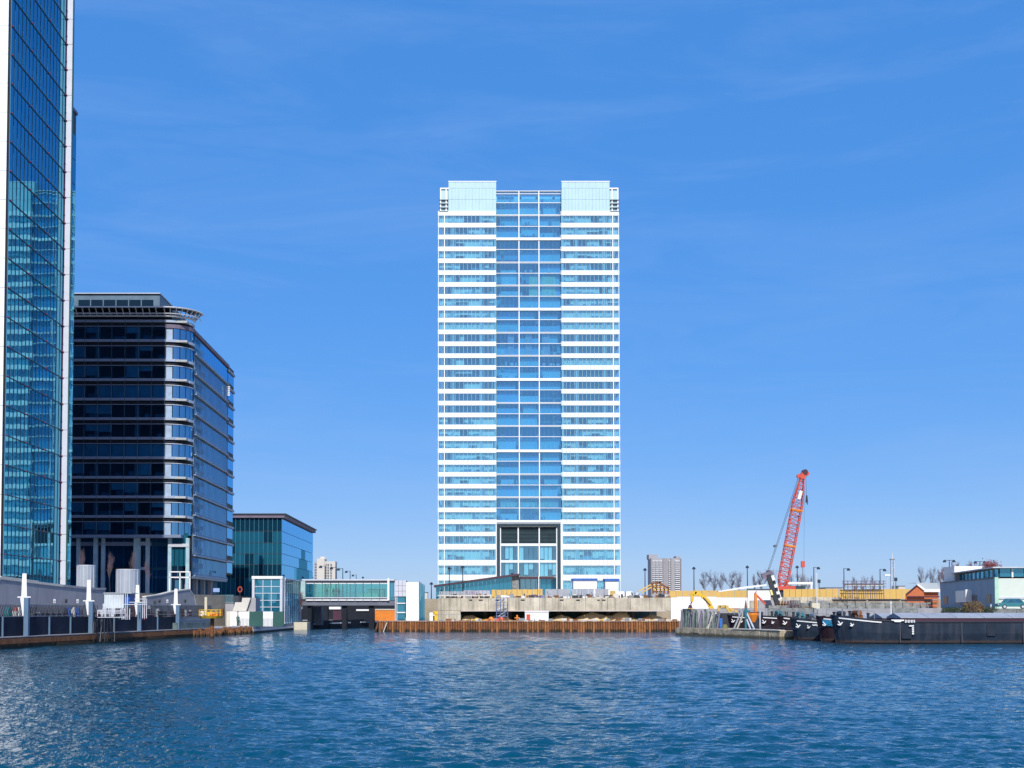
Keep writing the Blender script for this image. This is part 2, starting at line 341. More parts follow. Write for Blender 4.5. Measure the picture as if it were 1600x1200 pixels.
# ------------------------------------------------------------------ main tower
def tower():
    Y = 460.0; F = Y
    x = lambda px: PX(px, Y); z = lambda py: PZ(py, Y)
    t = thing('glass_tower', 'tall white banded glass office tower with twin shoulders and blue atrium centre, behind the site', 'tower', (x(826), Y+20, 5.2))
    wings = [(685.0, 776.0), (879.0, 969.0)]
    # core and side walls
    B('core', office_blue, t, x(690), x(776), Y+2.4, Y+42, 5.2, z(331))
    B('core', office_blue, t, x(879), x(965), Y+2.4, Y+42, 5.2, z(331))
    B('core', office_blue, t, x(776)+.01, x(879)-.01, Y+5.6, Y+42, 5.2, z(300))
    bands = [(330+18.53*k, 337+18.53*k) for k in range(27)] + [(831,837.6), (850,858.6), (875,883.6), (898,907)]
    bands = [(a, b) for a, b in bands if a < 825] + [(831,837.6), (850,858.6), (875,883.6), (898,907)]
    tops = [b for a, b in bands]; nexts = [a for a, b in bands[1:]] + [941]
    rng = random.Random(3)
    sp_mesh = {}
    for wi, (p0, p1) in enumerate(wings):
        X0, X1 = x(p0), x(p1); WID = X1-X0
        # window openings between piers (as in the photograph, symmetric on the right wing)
        cuts = [0, 9.2, 21.5, 24.5, 65.5, 69, 87.5, 91] if wi == 0 else [0, 3.5, 21.5, 25, 66, 69.5, 81.5, 90.5]
        sc = WID/cuts[-1]; cuts = [X0 + c*sc for c in cuts]
        m23 = (cuts[2]+cuts[3])/2; m45 = (cuts[4]+cuts[5])/2
        opens = [(cuts[0], cuts[1]), (cuts[1], m23), (m23, m45), (m45, cuts[7])] if wi == 0 else [(cuts[0], m23), (m23, m45), (m45, cuts[6]), (cuts[6], cuts[7])]
        for k, (a, b) in enumerate(bands):
            B('spandrel', white_clad, t, X0-.25, X1+(.0 if wi == 0 else .25), Y-.22, Y+.05, z(b), z(a))
            # narrow returns on the outer side of the wing
            xo = X0-.25 if wi == 0 else X1+.25
            B('side_spandrel', white_clad, t, xo, xo+(.25 if wi == 0 else -.25), Y+.06, Y+42, z(b), z(a))
            B('floor_slab', slab_m, t, X0, X1, Y+.06, Y+2.39, z(b)+.3, z(a)-.4)
            zb, zt = z(nexts[k]), z(b)
            for (ax, bx) in opens:
                key = (wi, round(ax, 2), round(zt-zb, 1))
                if key not in sp_mesh:
                    sp_mesh[key] = MB().box(-(bx-ax)/2, (bx-ax)/2, -.02, .02, 0, zt-zb).mesh('window', g_tower)
                piece('window', sp_mesh[key], ((ax+bx)/2, Y-.05, zb), t)
            # interior: blinds behind the glass and furniture at the sills
            mode = 'dark' if 9 <= k <= 16 else ('pale' if k >= 17 or k < 0 else 'mix')
            if (k == 9) or (k == 12 and wi == 1): mode = 'full'
            blind = MB(); fur = MB(); xx = X0+.3; hh = zt-zb
            while xx < X1-1.2:
                wd = rng.choice([1.5,3.0,4.5,3.0,6.0]); xe = min(xx+wd, X1-.2); r = rng.random()
                if mode == 'full' or (mode == 'pale' and r < .8) or (mode == 'mix' and r < .66) or (mode == 'dark' and r < .06):
                    dr = 1.0 if (mode == 'full' or rng.random() < .72) else rng.uniform(.35,.8)
                    blind.box(xx+.03, xe-.03, Y+.75, Y+.8, zt-hh*dr, zt-.02)
                r2 = rng.random()
                if mode != 'full' and r2 < (.75 if mode != 'dark' else .1):
                    q = xx
                    while q < xe-.3:
                        q2 = min(q+rng.uniform(.5,1.6), xe); fur.box(q, q2, Y+.3, Y+.7, zb+.05, zb+hh*rng.choice([.14,.22,.3,.4,.72 if rng.random() < .3 else .2])); q = q2+rng.choice([0,0,.3,.7])
                xx = xe
            if mode == 'full':
                for q in range(9): fur.box(X0+2+q*2.0, X0+2.25+q*2.0, Y+.4, Y+.6, zb+hh*.45, zb+hh*.6)
            if blind.f: stuff(blind.build('blinds', office_pale, t))
            if fur.f: stuff(fur.build('furniture', furn, t))
        zt = z(331)
        for i in range(len(cuts)):       # piers seen behind and between the windows
            pass
        piers = [(cuts[2], cuts[3]), (cuts[4], cuts[5]), (cuts[6], cuts[7])] if wi == 0 else [(cuts[0], cuts[1]), (cuts[2], cuts[3]), (cuts[4], cuts[5])]
        for (a, b) in piers: B('pier', mat('pale_pier', (0.45,0.62,0.72), 0.5, var=0.05), t, a+.02, b-.02, Y+.051, Y+.35, 5.2, zt)
        corner = cuts[1] if wi == 0 else cuts[6]
        B('pier', white_clad, t, corner-.15, corner+.15, Y-.18, Y-.075, 5.2, zt)
        e = X0-.05 if wi == 0 else X1+.05
        B('pier', white_clad, t, e-.12, e+.12, Y-.18, Y-.075, 5.2, zt)
        nm = 14; fin = boxmesh('mullion', mat('mullion_line', (0.30,0.50,0.58), 0.5), .10, .16, zt-5.2)
        for i in range(nm+1): piece('mullion', fin, (X0+.05+(WID-.1)*i/nm, Y-.31, 5.2), t)
        # top storeys of blank pale panels
        q0, q1 = (700.5, 776) if wi == 0 else (879.5, 955.5)
        for r, (ya, yb) in enumerate(((283.5, 294), (294.3, 311.5), (311.8, 330))):
            for i in range(7):
                a = lerp(q0, q1, i/7); b = lerp(q0, q1, (i+1)/7)
                B('cladding_panel', pale_panel, t, x(a)+.03, x(b)-.03, Y+.0, Y+.3, z(yb), z(ya))
                if r: 
                    MB().box(x((a+b)/2)-.035, x((a+b)/2)+.035, Y-.06, Y-.003, z(yb), z(ya)).build('panel_rib', mat('panel_rib', (0.16,0.36,0.46)), t)
        B('plant_room', pale_panel, t, x(q0)+.1, x(q1)-.1, Y+.31, Y+42, z(331), z(284.2))
        B('cornice', white_clad, t, x(q0)-.1, x(q1)+.1, Y-.15, Y+.6, z(284.2), z(282.9))
        # outer shoulder with dark louvre fins
        s0, s1 = (688, 700.2) if wi == 0 else (955.8, 968.6)
        B('shoulder', pale_panel, t, x(s0), x(s1), Y+.4, Y+30, z(331), z(294))
        B('cornice', white_clad, t, x(s0)-.2, x(s1)+.2, Y-.1, Y+.39, z(295.4), z(293.4))
        for py in (312.5, 318.5, 324.8, 330.6, 338, 343):
            if py < 331: B('louvre_fin', dark_metal, t, x(s0)-.5 if wi == 0 else x(s0)+.1, x(s1)-.1 if wi == 0 else x(s1)+.5, Y-.3, Y+.39, z(py+.7), z(py-.4))
        for c in (0, .72):
            c = c if wi == 0 else 1-c
            xx = lerp(x(s0), x(s1), c); B('corner_fin', white_clad, t, xx-.2, xx+.2, Y-.12, Y+.38, z(331), z(295.5))
        a = MB().tube((x(q0)+(2 if wi == 0 else 14), Y+4, z(284)), (x(q0)+(2 if wi == 0 else 14), Y+4, z(280.5)), .12); a.build('mast', steel, t)
    # central atrium
    XA, XB = x(776), x(879); YG = Y+1.2
    cols = [776.4, 812, 843.6, 878.6]
    heavy = [297, 372, 482, 592, 703.6, 814]; lines = []
    rowsy = [297, 301.5, 315.5, 335, 352.4]
    for h in heavy[1:-1]: rowsy += [h, h+16.5, h+37, h+53.8, h+73, h+89.8]
    rowsy += [814]
    for i in range(len(rowsy)-1):
        for j in range(3):
            if rowsy[i+1]-rowsy[i] < 6: continue
            B('glass_panel', g_atrium, t, x(cols[j])+.12, x(cols[j+1])-.12, YG-.02, YG+.02, z(rowsy[i+1])+.1, z(rowsy[i])-.1)
    for py in rowsy:
        hv = py in heavy and py != 297
        dbl = any(abs(py-h-o) < .6 for h in heavy for o in (37, 73)) or py == 335
        th = 2.5 if hv else (1.15 if dbl else 0.42)
        B('transom', white_clad, t, XA, XB, YG-.7 if hv else YG-.25, YG+.1, z(py+th), z(py-th*(.6 if hv else 1)))
        if dbl: B('transom_shadow_gap', dark_metal, t, XA, XB, YG-.3, YG-.252, z(py+.25), z(py-.25))
        B('floor_slab', slab_m, t, XA, XB, YG+.12, Y+5.59 if (hv or dbl) else YG+1.2, z(py+.9), z(py-.5))
    for c in cols[1:-1]: B('mullion', white_clad, t, x(c)-.17, x(c)+.17, YG-.45, YG+.14, z(812), z(297))
    thin = boxmesh('thin_mullion', mat('atrium_mullion', (0.10,0.32,0.48)), .06, .12, z(297)-z(812))
    for i in range(1, 15):
        piece('thin_mullion', thin, (lerp(XA, XB, i/15), YG-.09, z(812)), t)
    rg = random.Random(5); rg0 = random.Random(9)
    for i in range(4): B('atrium_column', slab_m, t, x([786,815,841,868][i])-.4, x([786,815,841,868][i])+.4, YG+2.6, YG+3.3, z(812), z(300))
    bmats = [mat('pale_backdrop', (0.62,0.86,0.94), .7, var=.08, scale=.3), mat('mid_backdrop', (0.34,0.70,0.90), .7, var=.1, scale=.3), mat('teal_backdrop', (0.42,0.78,0.86), .7, var=.1, scale=.3)]
    for i in range(len(rowsy)-1):
        for j in range(3):
            y0_, y1_ = rowsy[i], rowsy[i+1]
            if y1_-y0_ < 6: continue
            w3 = (.75,.2) if y0_ < 370 else ((0,.15) if y0_ < 408 else ((.25,.4) if y0_ < 480 else ((.05,.55) if y0_ < 590 else ((.25,.6) if y0_ < 700 else (.3,.65)))))
            q = rg0.random(); mm = bmats[0] if q < w3[0] else (rg0.choice(bmats[1:]) if q < sum(w3) else None)
            if mm:
                part_ = rg0.random() < .45; c0 = cols[j]+rg0.uniform(0, 8)*part_; c1 = cols[j+1]-rg0.uniform(0, 8)*part_
                B('backdrop', mm, t, x(c0)+.1, x(c1)-.1, YG+1.5, YG+1.6, z(y1_)+.3, z(lerp(y0_, y1_, rg0.choice([.1,.1,.35])))-.3)
    for (a, b, c, d, mm) in ((794,804,512,553,pink_b),(822,832,512,553,pink_b),(849,861,512,553,pink_b),
                             (784,808,420,446,cyan_b),(828,842,429,464,yellow_b),(848,870,429,464,yellow_b),(816,842,352,366,cyan_b),(816,842,334,349,cyan_b)):
        B('banner', mm, t, x(a), x(b), YG+.9, YG+1.1, z(d), z(c))
    for h in heavy[1:]:
        for lvl in (0, 19, 37, 56):
            zf = z(h-lvl-2.6)+.1; q = XA+1
            cl = MB()
            while q < XB-1.5:
                w_ = rg.uniform(.3,1.2)
                if rg.random() < .45: cl.box(q, q+w_, YG+.5, YG+1.2, zf, zf+rg.uniform(.5,1.5))
                q += w_+rg.uniform(.2,1.8)
            if cl.f and (lvl == 0 or rg.random() < .6): cl.build('lobby_furniture', white_clad if rg.random() < .6 else furn, t)
    sg = MB()
    q = x(785)
    while q < x(873):
        if not x(812)-.6 < q < x(814): sg.box(q, q+rg.uniform(.35,.9), YG+.8, YG+.9, z(790.5), z(784))
        q += 1.2
    sg.build('lit_ceiling_rows', mat('pale_yellow_screen', (0.68,0.74,0.55), 0.6), t)
    # side cheeks of the recess, thin dark reveal on the right
    B('reveal', mat('blue_reveal', (0.10,0.28,0.40), 0.5), t, x(878.7), x(879)+.12, Y-.3, YG+.2, z(816), z(299))
    # entrance portal
    B('portal_pier', portal_m, t, x(776.3), x(781.2), Y-1.6, Y+2, 5.2, z(816.8))
    B('portal_pier', portal_m, t, x(870.8), x(875.8), Y-1.6, Y+2, 5.2, z(816.8))
    B('portal_lintel', portal_m, t, x(781.2)+.01, x(870.8)-.01, Y-1.6, Y+2, z(822.2), z(816.8))
    B('portal_edge', light_steel, t, x(776.3), x(875.8), Y-1.75, Y-1.61, z(818.9), z(818.2))
    B('portal_wall', white_clad, t, x(875.9), x(879.2), Y-.8, Y+2, 5.2, z(812))
    B('portal_wall', white_clad, t, x(774.6), x(776.2), Y-.8, Y+2, 5.2, z(812))
    bays = [(782.6, 808.6), (811, 841.2), (844, 869.4)]
    for (a, b) in bays:
        B('louvre_back', mat('louvre_back', (0.02,0.03,0.035), 0.8), t, x(a), x(b), Y+.6, Y+.8, z(849), z(823.6))
        for i in range(12):
            yy = lerp(825, 848.4, i/11); zc = z(yy)
            MB().add([(x(a),Y-.1,zc-.25),(x(b),Y-.1,zc-.25),(x(b),Y+.5,zc+.2),(x(a),Y+.5,zc+.2),(x(a),Y-.1,zc-.18),(x(b),Y-.1,zc-.18),(x(b),Y+.5,zc+.27),(x(a),Y+.5,zc+.27)],
                     [(0,3,2,1),(4,5,6,7),(0,1,5,4),(1,2,6,5),(2,3,7,6),(3,0,4,7)]).build('louvre', louvre_m, t)
        for (c, d) in ((849.2, 853), (875.4, 879)): B('portal_band', white_clad, t, x(a)-.3, x(b)+.3, Y-.2, Y+.3, z(d), z(c))
        for (c, d) in ((853.2, 875.2), (879.2, 900)):
            for i in range(4):
                e, f = lerp(a, b, i/4), lerp(a, b, (i+1)/4)
                B('glass_panel', g_tower, t, x(e)+.05, x(f)-.05, Y, Y+.04, z(d), z(c))
                r = rg.random()
                if r < .6: B('blinds', office_pale, t, x(e)+.1, x(f)-.1, Y+.6, Y+.65, z(lerp(c, d, rg.choice([.5,.9,1,1]))), z(c))
            B('floor_slab', slab_m, t, x(a), x(b), Y+.3, Y+5.5, z(d+2), z(d))
    for c in (781.9, 809.8, 842.6, 870.1): B('portal_mullion', white_clad, t, x(c)-.22, x(c)+.22, Y-.6, Y+.55, 5.2, z(823))
    B('portal_head', white_clad, t, x(781.9), x(870.1), Y-.55, Y+.5, z(823.4), z(822.3))
    return t
tower()

# ------------------------------------------------------------------ entrance pavilion before the tower
def pavilion():
    Y = 400; x = lambda p: PX(p, Y); z = lambda p: PZ(p, Y)
    t = thing('entrance_pavilion', 'low glazed pavilion with dark sloping roof at the foot of the tower', 'pavilion', (x(745), Y, 5.2))
    MB().xprism([(x(678), z(914.5)), (x(808), z(896.5)), (x(812), z(897)), (x(812), z(899)), (x(678), z(917))], Y-2, Y+18).build('roof', mat('maroon_fascia', (0.07,0.03,0.045), 0.5), t)
    for i in range(18):
        a = lerp(681, 800, i/18); b = lerp(681, 800, (i+1)/18)
        MB().xprism([(x(a)+.05, 5.2), (x(b)-.05, 5.2), (x(b)-.05, z(lerp(916.6, 899.6, (i+1)/18))), (x(a)+.05, z(lerp(916.6, 899.6, i/18)))], Y, Y+.1).build('glass_panel', g_teal, t)
    B('stone_pier', rubble, t, x(800)+.02, x(811), Y-.3, Y+3, 5.2, z(899.6))
    B('canopy', mat('maroon_fascia', (0.07,0.03,0.045)), t, x(813), x(866), Y-1, Y+12, z(904.5), z(901))
    for i in range(6):
        a = lerp(813, 862, i/6); b = lerp(813, 862, (i+1)/6)
        B('glass_panel', g_teal if i > 3 else g_tower, t, x(a)+.06, x(b)-.06, Y+1, Y+1.1, 5.2, z(904.8))
    B('column', white_paint, t, x(840.7), x(841.9), Y-1.8, Y-1.3, 5.2, z(900.5))
    B('back_wall', office_blue, t, x(800), x(862), Y+9, Y+9.3, 5.2, z(905))
pavilion()

# ------------------------------------------------------------------ left glass tower
def left_tower():
    XF = -60.7; Y0 = 60.7*2000/721.0; Y1 = 192.0; zt = 130.0
    t = thing('mirror_tower', 'blue mirror glass tower with a white corner fin, cut by the left edge', 'tower', (-72, 180, 5.2))
    B('core', dark_metal, t, -150, XF-.25, Y0+.5, Y1-.4, 5.2, zt)  # stretched beyond view to shade the office front and block sky reflections there
    FH = 3.94; z0 = PZ(917, Y1); n = int((zt-z0)/FH)+1
    dw = (Y1-Y0)/4
    me = MB().box(-.03, .03, -(dw/2-.04), dw/2-.04, .06, FH-.06).mesh('glass_panel', g_left)
    tr = MB().box(-.06, .06, -(Y1-Y0)/2, (Y1-Y0)/2, -.05, .05).mesh('transom', mat('blue_transom', (.015,.05,.10), .5))
    knob = MB().tube((0,0,0), (.25,0,0), .10, 8).mesh('bracket', mat('maroon_bracket', (0.15,0.02,0.08), 0.5))
    rr = random.Random(2)
    for k in range(n):
        for j in range(4):
            o = piece('glass_panel', me, (XF, Y0+dw*(j+.5), z0+k*FH), t)
            o.rotation_euler = (0, rr.uniform(-.0012,.0012), rr.uniform(-.0015,.0015))
        piece('transom', tr, (XF+.07, (Y0+Y1)/2, z0+k*FH), t)
        for c in (0, .33, .66, 1.0): piece('bracket', knob, (XF+.05, lerp(Y0+.3, Y1-.2, c), z0+k*FH), t)
        B('fin_panel', mat('pale_fin', (0.60,0.62,0.68), 0.4, var=0.06), t, XF+.15, XF+.95, Y1-.1, Y1+.25, z0+k*FH+.03, z0+(k+1)*FH-.03)
        # front face: white panels
        for j in range(4):
            B('front_panel', white_clad, t, XF-.3-6*(j+1)+.03, XF-.3-6*j-.03, Y0-.02, Y0+.2, z0+k*FH+.03, z0+(k+1)*FH-.03)
    fin = MB().box(-.02, -.02+.055, -.03, .03, 0, zt-z0).mesh('fine_mullion', mat('blue_mullion', (0.06,0.22,0.34), 0.4))
    for i in range(17): piece('fine_mullion', fin, (XF+.06, lerp(Y0, Y1, i/16), z0), t)
    B('corner_post', mat('green_edge', (0.02,0.12,0.10), 0.4), t, XF+.96, XF+1.05, Y1-.1, Y1+.4, 5.2, zt)
    B('corner_post', mat('maroon_edge', (0.12,0.03,0.10), 0.4), t, XF+.02, XF+.14, Y1-.2, Y1+.2, 5.2, zt)
    B('plinth', quay_conc, t, -95, XF-.01, Y0+.3, Y1-.3, 5.2, z0)
    # lower rear volume
    zr = PZ(170, 196)
    B('rear_block', dark_metal, t, -85, XF-.40, Y1+.5, 198.6, 5.2, zr)
    k = 0; zz = z0
    while zz+FH < zr:
        B('rear_glass', g_left, t, XF-.38, XF-.32, Y1+.5, 198.5, zz+.06, zz+FH-.06); zz += FH
    B('rear_cap', mat('maroon_edge', (0.12,0.03,0.10)), t, -70, XF-.2, Y1+.5, 198.8, zr, zr+.5)
left_tower()

# ------------------------------------------------------------------ dark office block with rounded corner
def office():
    Y = 258.0; XR = PX(255, Y); R = 4.6; XS = XR+R; YE = 301.0
    z = lambda p: PZ(p, Y)
    t = thing('dark_office_block', 'dark office block with rounded corner and ringed roof beside the mirror tower', 'office block', (-75, Y+20, 5.2))
    XL = -92.0; FH = z(500)-z(530.5); ztop = z(498); nf = 11
    zb = [z(500+30.5*k) for k in range(nf+1)]      # top of each light band
    B('core', b2_int, t, XL, XR-6, Y+6, YE, 5.2, z(492))
    B('core', b2_int, t, XR-5.9, XS-1.0, Y+8, YE, z(822), z(512))
    pw = 2.72; npn = 11
    def corner_pts(rad, n=8, a0=0, a1=90):
        c = Vector((XR, Y+R, 0)); out = []
        for i in range(n+1):
            a = math.radians(-90+a0+(a1-a0)*i/n); out.append((c.x+rad*math.cos(a), c.y+rad*math.sin(a)))
        return out
    def ring(name, m, r0, r1, z0, z1, a0=0, a1=90, n=8):
        o = corner_pts(r1, n, a0, a1); i_ = corner_pts(r0, n, a0, a1)
        mb = MB()
        for k in range(n): mb.prism([i_[k], o[k], o[k+1], i_[k+1]], z0, z1)
        return mb.build(name, m, t)
    rr = random.Random(11)
    gmesh = {}
    YS0 = Y+R
    nside = 14; sw = (YE-YS0-1.0)/nside
    for k in range(nf):
        top = zb[k]; bot = zb[k+1]
        # front: light band, dark recess, thin rail, then glazing
        h1 = top-.52; h2 = h1-.75; h3 = h2-.12
        B('spandrel', b2_band, t, XL, XR, Y-.35, Y, h1, top)
        B('recess', b2_dark, t, XL, XR, Y-.02, Y+.1, h2, h1)
        B('rail', b2_band, t, XL, XR, Y-.3, Y-.2, h3, h2)
        B('floor_slab', slab_m, t, XL, XS-.3, Y+.15, Y+7.5, h1, top-.1)
        wz0 = bot; wz1 = h3
        if 'w' not in gmesh: gmesh['w'] = MB().box(-(pw/2-.04), pw/2-.04, -.02, .02, 0, wz1-wz0-.02).mesh('window', g_dark)
        for i in range(npn):
            xc = XR-pw*(i+.5)
            piece('window', gmesh['w'], (xc, Y+.03, wz0), t)
            if k in (3, 6) or rr.random() < .42:
                d = 1 if k in (3, 6) else rr.uniform(.25, .9)
                if rr.random() < .9: B('blinds', b2_blind, t, xc-pw/2+.08, xc+pw/2-.08, Y+.5, Y+.55, wz1-(wz1-wz0)*d, wz1)
            if rr.random() < .6: B('furniture', furn, t, xc-rr.uniform(.3,1.2), xc+rr.uniform(.3,1.2), Y+1.2, Y+1.9, top-.1-FH+.0, wz0+rr.uniform(.4,1.2))
        # rounded corner
        ring('corner_band', mat('pale_corner_band', (0.38,0.44,0.54), 0.35, metal=0.2), R-.1, R+.35, h1, top)
        ring('corner_recess', b2_dark, R-.2, R-.02, h2, h1)
        ring('corner_rail', light_steel, R+.1, R+.25, h3, h2)
        for i in range(5):
            a = 90*i/5+1; b = 90*(i+1)/5-1
            ring('corner_window', g_side if i else mat('corner_panel', (0.35,0.45,0.58), 0.4), R-.06, R, wz0, h3, a, b, 2)
        ring('corner_inner', b2_int, R-2.2, R-2.0, wz0, h3)
    for i in range(npn+1):
        B('mullion', mat('slate_mullion', (0.05,0.09,0.13), 0.4), t, XR-pw*i-.04, XR-pw*i+.04, Y-.4, Y-.355, zb[nf], ztop)
    for i in (0, 3, 6, 9): B('column', mat('pale_column', (0.34,0.48,0.55), 0.7), t, XR-pw*(i+2)-.9, XR-pw*(i+2)-.1, Y+1.0, Y+1.8, 5.2, ztop-.3)
    # right side: outer glazed skin with catwalks
    zs_top = PZ(512, 259)-.3; zs_bot = PZ(899.4, 262)
    gs = MB().box(-.03, .03, -(sw/2-.05), sw/2-.05, .25, FH-.2).mesh('side_window', g_side)
    B('side_backing', b2_dark, t, XS-1.0, XS-.3, YS0+1.2, YE, zs_bot-.1, zs_top)
    for k in range(nf+1):
        zb0 = zs_bot + (zs_top-zs_bot)*k/(nf+1)*1.0
        hh = (zs_top-zs_bot)/(nf+1)
        B('catwalk', mat('blue_steel', (.30,.42,.58), .5), t, XS-.1, XS+.55, YS0+1.2, YE-.5, zb0-.08, zb0+.08)
        B('side_spandrel', b2_band, t, XS-.25, XS+.02, YS0+1.2, YE, zb0+.085, zb0+.45)
        for i in range(nside):
            if k*nside+i < 168: piece('side_window', gs, (XS, YS0+1.2+sw*(i+.5)-.2, zb0), t)
        rl = MB()
        for i in range(nside*2+1):
            yy = lerp(YS0+1.3, YE-.6, i/(nside*2)); rl.bar((XS+.5, yy, zb0+.08), (XS+.5, yy, zb0+.55), .05)
        rl.bar((XS+.5, YS0+1.3, zb0+.55), (XS+.5, YE-.6, zb0+.55), .06); stuff(rl.build('handrail', mat('blue_steel', (.30,.42,.58), .5), t))
    fm = MB().box(-.05, .05, -.05, .05, 0, zs_top-zs_bot-4).mesh('side_mullion', mat('blue_grey_mullion', (0.25,0.33,0.42), 0.4))
    for i in range(nside*2+1): piece('side_mullion', fm, (XS+.05, lerp(YS0+1.2, YE-.2, i/(nside*2)), zs_bot), t)
    B('dark_slot', b2_dark, t, XS-.5, XS-.02, YS0-.2, YS0+1.2, zs_bot, zs_top-.6)
    B('parapet', parapet_m, t, XS-1.2, XS+.3, YS0+.2, YE+1, zs_top, zs_top+.75)
    ring('parapet', parapet_m, R-.5, R+.3, zs_top, zs_top+.75)
    # far corner bay
    zf = zs_top+.6
    B('far_bay', b2_dark, t, XS-1, XS+.05, YE+.1, YE+8, 5.2+6, zf)
    for k in range(nf+1):
        zk = lerp(11.5, zf, k/(nf+1)); B('far_bay_band', b2_band, t, XS+.052, XS+.4, YE+.2, YE+8.1, zk+2.6, zk+3.1)
        B('far_bay_window', g_side, t, XS+.055, XS+.1, YE+.4, YE+7.6, zk+.1, zk+2.5)
    for k in range(5): B('bright_screen', white_paint, t, XS+.15, XS+1.0, YE-2.2, YE-2.0, lerp(PZ(616, 297), PZ(600, 297), k/5), lerp(PZ(616, 297), PZ(600, 297), (k+.55)/5))
    # bottom storeys: recessed and dark with columns
    zc = zb[nf]
    B('soffit', b2_band, t, XL, XS-1.1, Y-.3, Y+7, zc-.6, zc-.001)
    for (ya, yb) in ((846, 852), (886, 890)):
        B('gallery_band', b2_band if ya < 860 else b2_dark, t, XL, XR-3, Y+1.9, Y+2.2, z(yb), z(ya))
        B('gallery_band', mat('pale_corner_band', (0.38,0.44,0.54)), t, PX(215, Y), PX(230, Y), Y+1.2, Y+1.6, z(yb), z(ya))
    for p in (118, 157, 213, 227, 262, 290):
        B('column', mat('pale_column', (0.34,0.48,0.55)), t, PX(p, Y)-.35, PX(p, Y)+.35, Y+1.3, Y+2, 5.2, zc-.6)
    for i in range(9):
        for (ya, yb) in ((822, 846), (852, 886), (890, 925)):
            a = lerp(100, 255, i/9); b = lerp(100, 255, (i+1)/9)
            B('lower_window', g_dark, t, PX(a, Y)+.08, PX(b, Y)-.08, Y+3, Y+3.05, z(yb), z(ya))
    B('core', b2_int, t, XL, XS-2, Y+5, YE, 5.2, zc-.7)
    for i in range(4): B('corner_glazing', g_teal, t, PX(262+i*7, Y)+.06, PX(269+i*7, Y)-.06, Y+1.8, Y+1.9, z(884), z(832))
    B('corner_rail', light_steel, t, PX(260, Y), PX(292, Y), Y+1.2, Y+1.6, z(854), z(849))
    for p, yy in ((305, 264), (316, 272), (326, 280), (333, 288)):
        B('column', quay_conc, t, XS-1.6, XS-.8, yy, yy+.9, 5.2, zs_bot-.1)
    B('side_soffit', b2_band, t, XS-8, XS+.3, YS0, YE, zs_bot-.55, zs_bot-.105)
    # roof ring and penthouse
    zr = z(494); zr2 = z(483)
    def rpath(off, n=10):
        pts = [(XL, Y-off)] + corner_pts(R+off, n, 0, 100)
        pts = [(p[0], p[1]) for p in pts]; return pts
    def ringrail(off, zz, r, name):
        pts = [Vector((p[0], p[1], zz)) for p in rpath(off)]
        MB().path(pts, r, 6).build(name, light_steel, t)
    ringrail(1.9, zr2, .16, 'ring_rail'); ringrail(.3, zr, .22, 'ring_rail'); ringrail(1.5, zr+.25, .10, 'ring_rail')
    rib = [(XL+1.35*i, Y, 0) for i in range(int((XR-XL)/1.35))]
    for (a, b, c) in rib:
        MB().bar((a, Y-.25, zr), (a, Y-1.9, zr2), .14, .3).build('ring_rib', light_steel, t)
    for i in range(9):
        p = corner_pts(R+.3, 9, 0, 100)[i]; q = corner_pts(R+1.9, 9, 0, 100)[i]
        MB().bar((*p, zr), (*q, zr2), .14, .3).build('ring_rib', light_steel, t)
    pts = rpath(1.8); mb = MB()
    inner = rpath(-1.0)
    for i in range(len(pts)-1): mb.prism([inner[i], pts[i], pts[i+1], inner[i+1]], zr2+.02, zr2+.22)
    mb.build('roof_ring', dark_metal, t)
    B('top_storey', b2_dark, t, XL, XR+1, Y+.8, YE, z(500), zr2)
    Yp = 268; zp0 = zr2; zp1 = PZ(459.5, Yp)
    B('penthouse', mat('penthouse_cladding', (0.10,0.17,0.24), 0.5), t, XL+2, PX(245, Yp), Yp, YE-6, zp0, zp1)
    for i in range(6):
        a = lerp(116, 236, i/6); b = lerp(116, 236, (i+1)/6)
        B('penthouse_window', g_side, t, PX(a, Yp)+.12, PX(b, Yp)-.12, Yp-.08, Yp-.01, PZ(480.5, Yp), PZ(468.5, Yp))
    B('penthouse_eave', light_steel, t, XL+1.6, PX(245, Yp)+.2, Yp-.4, YE-5.6, zp1, zp1+.18)
office()

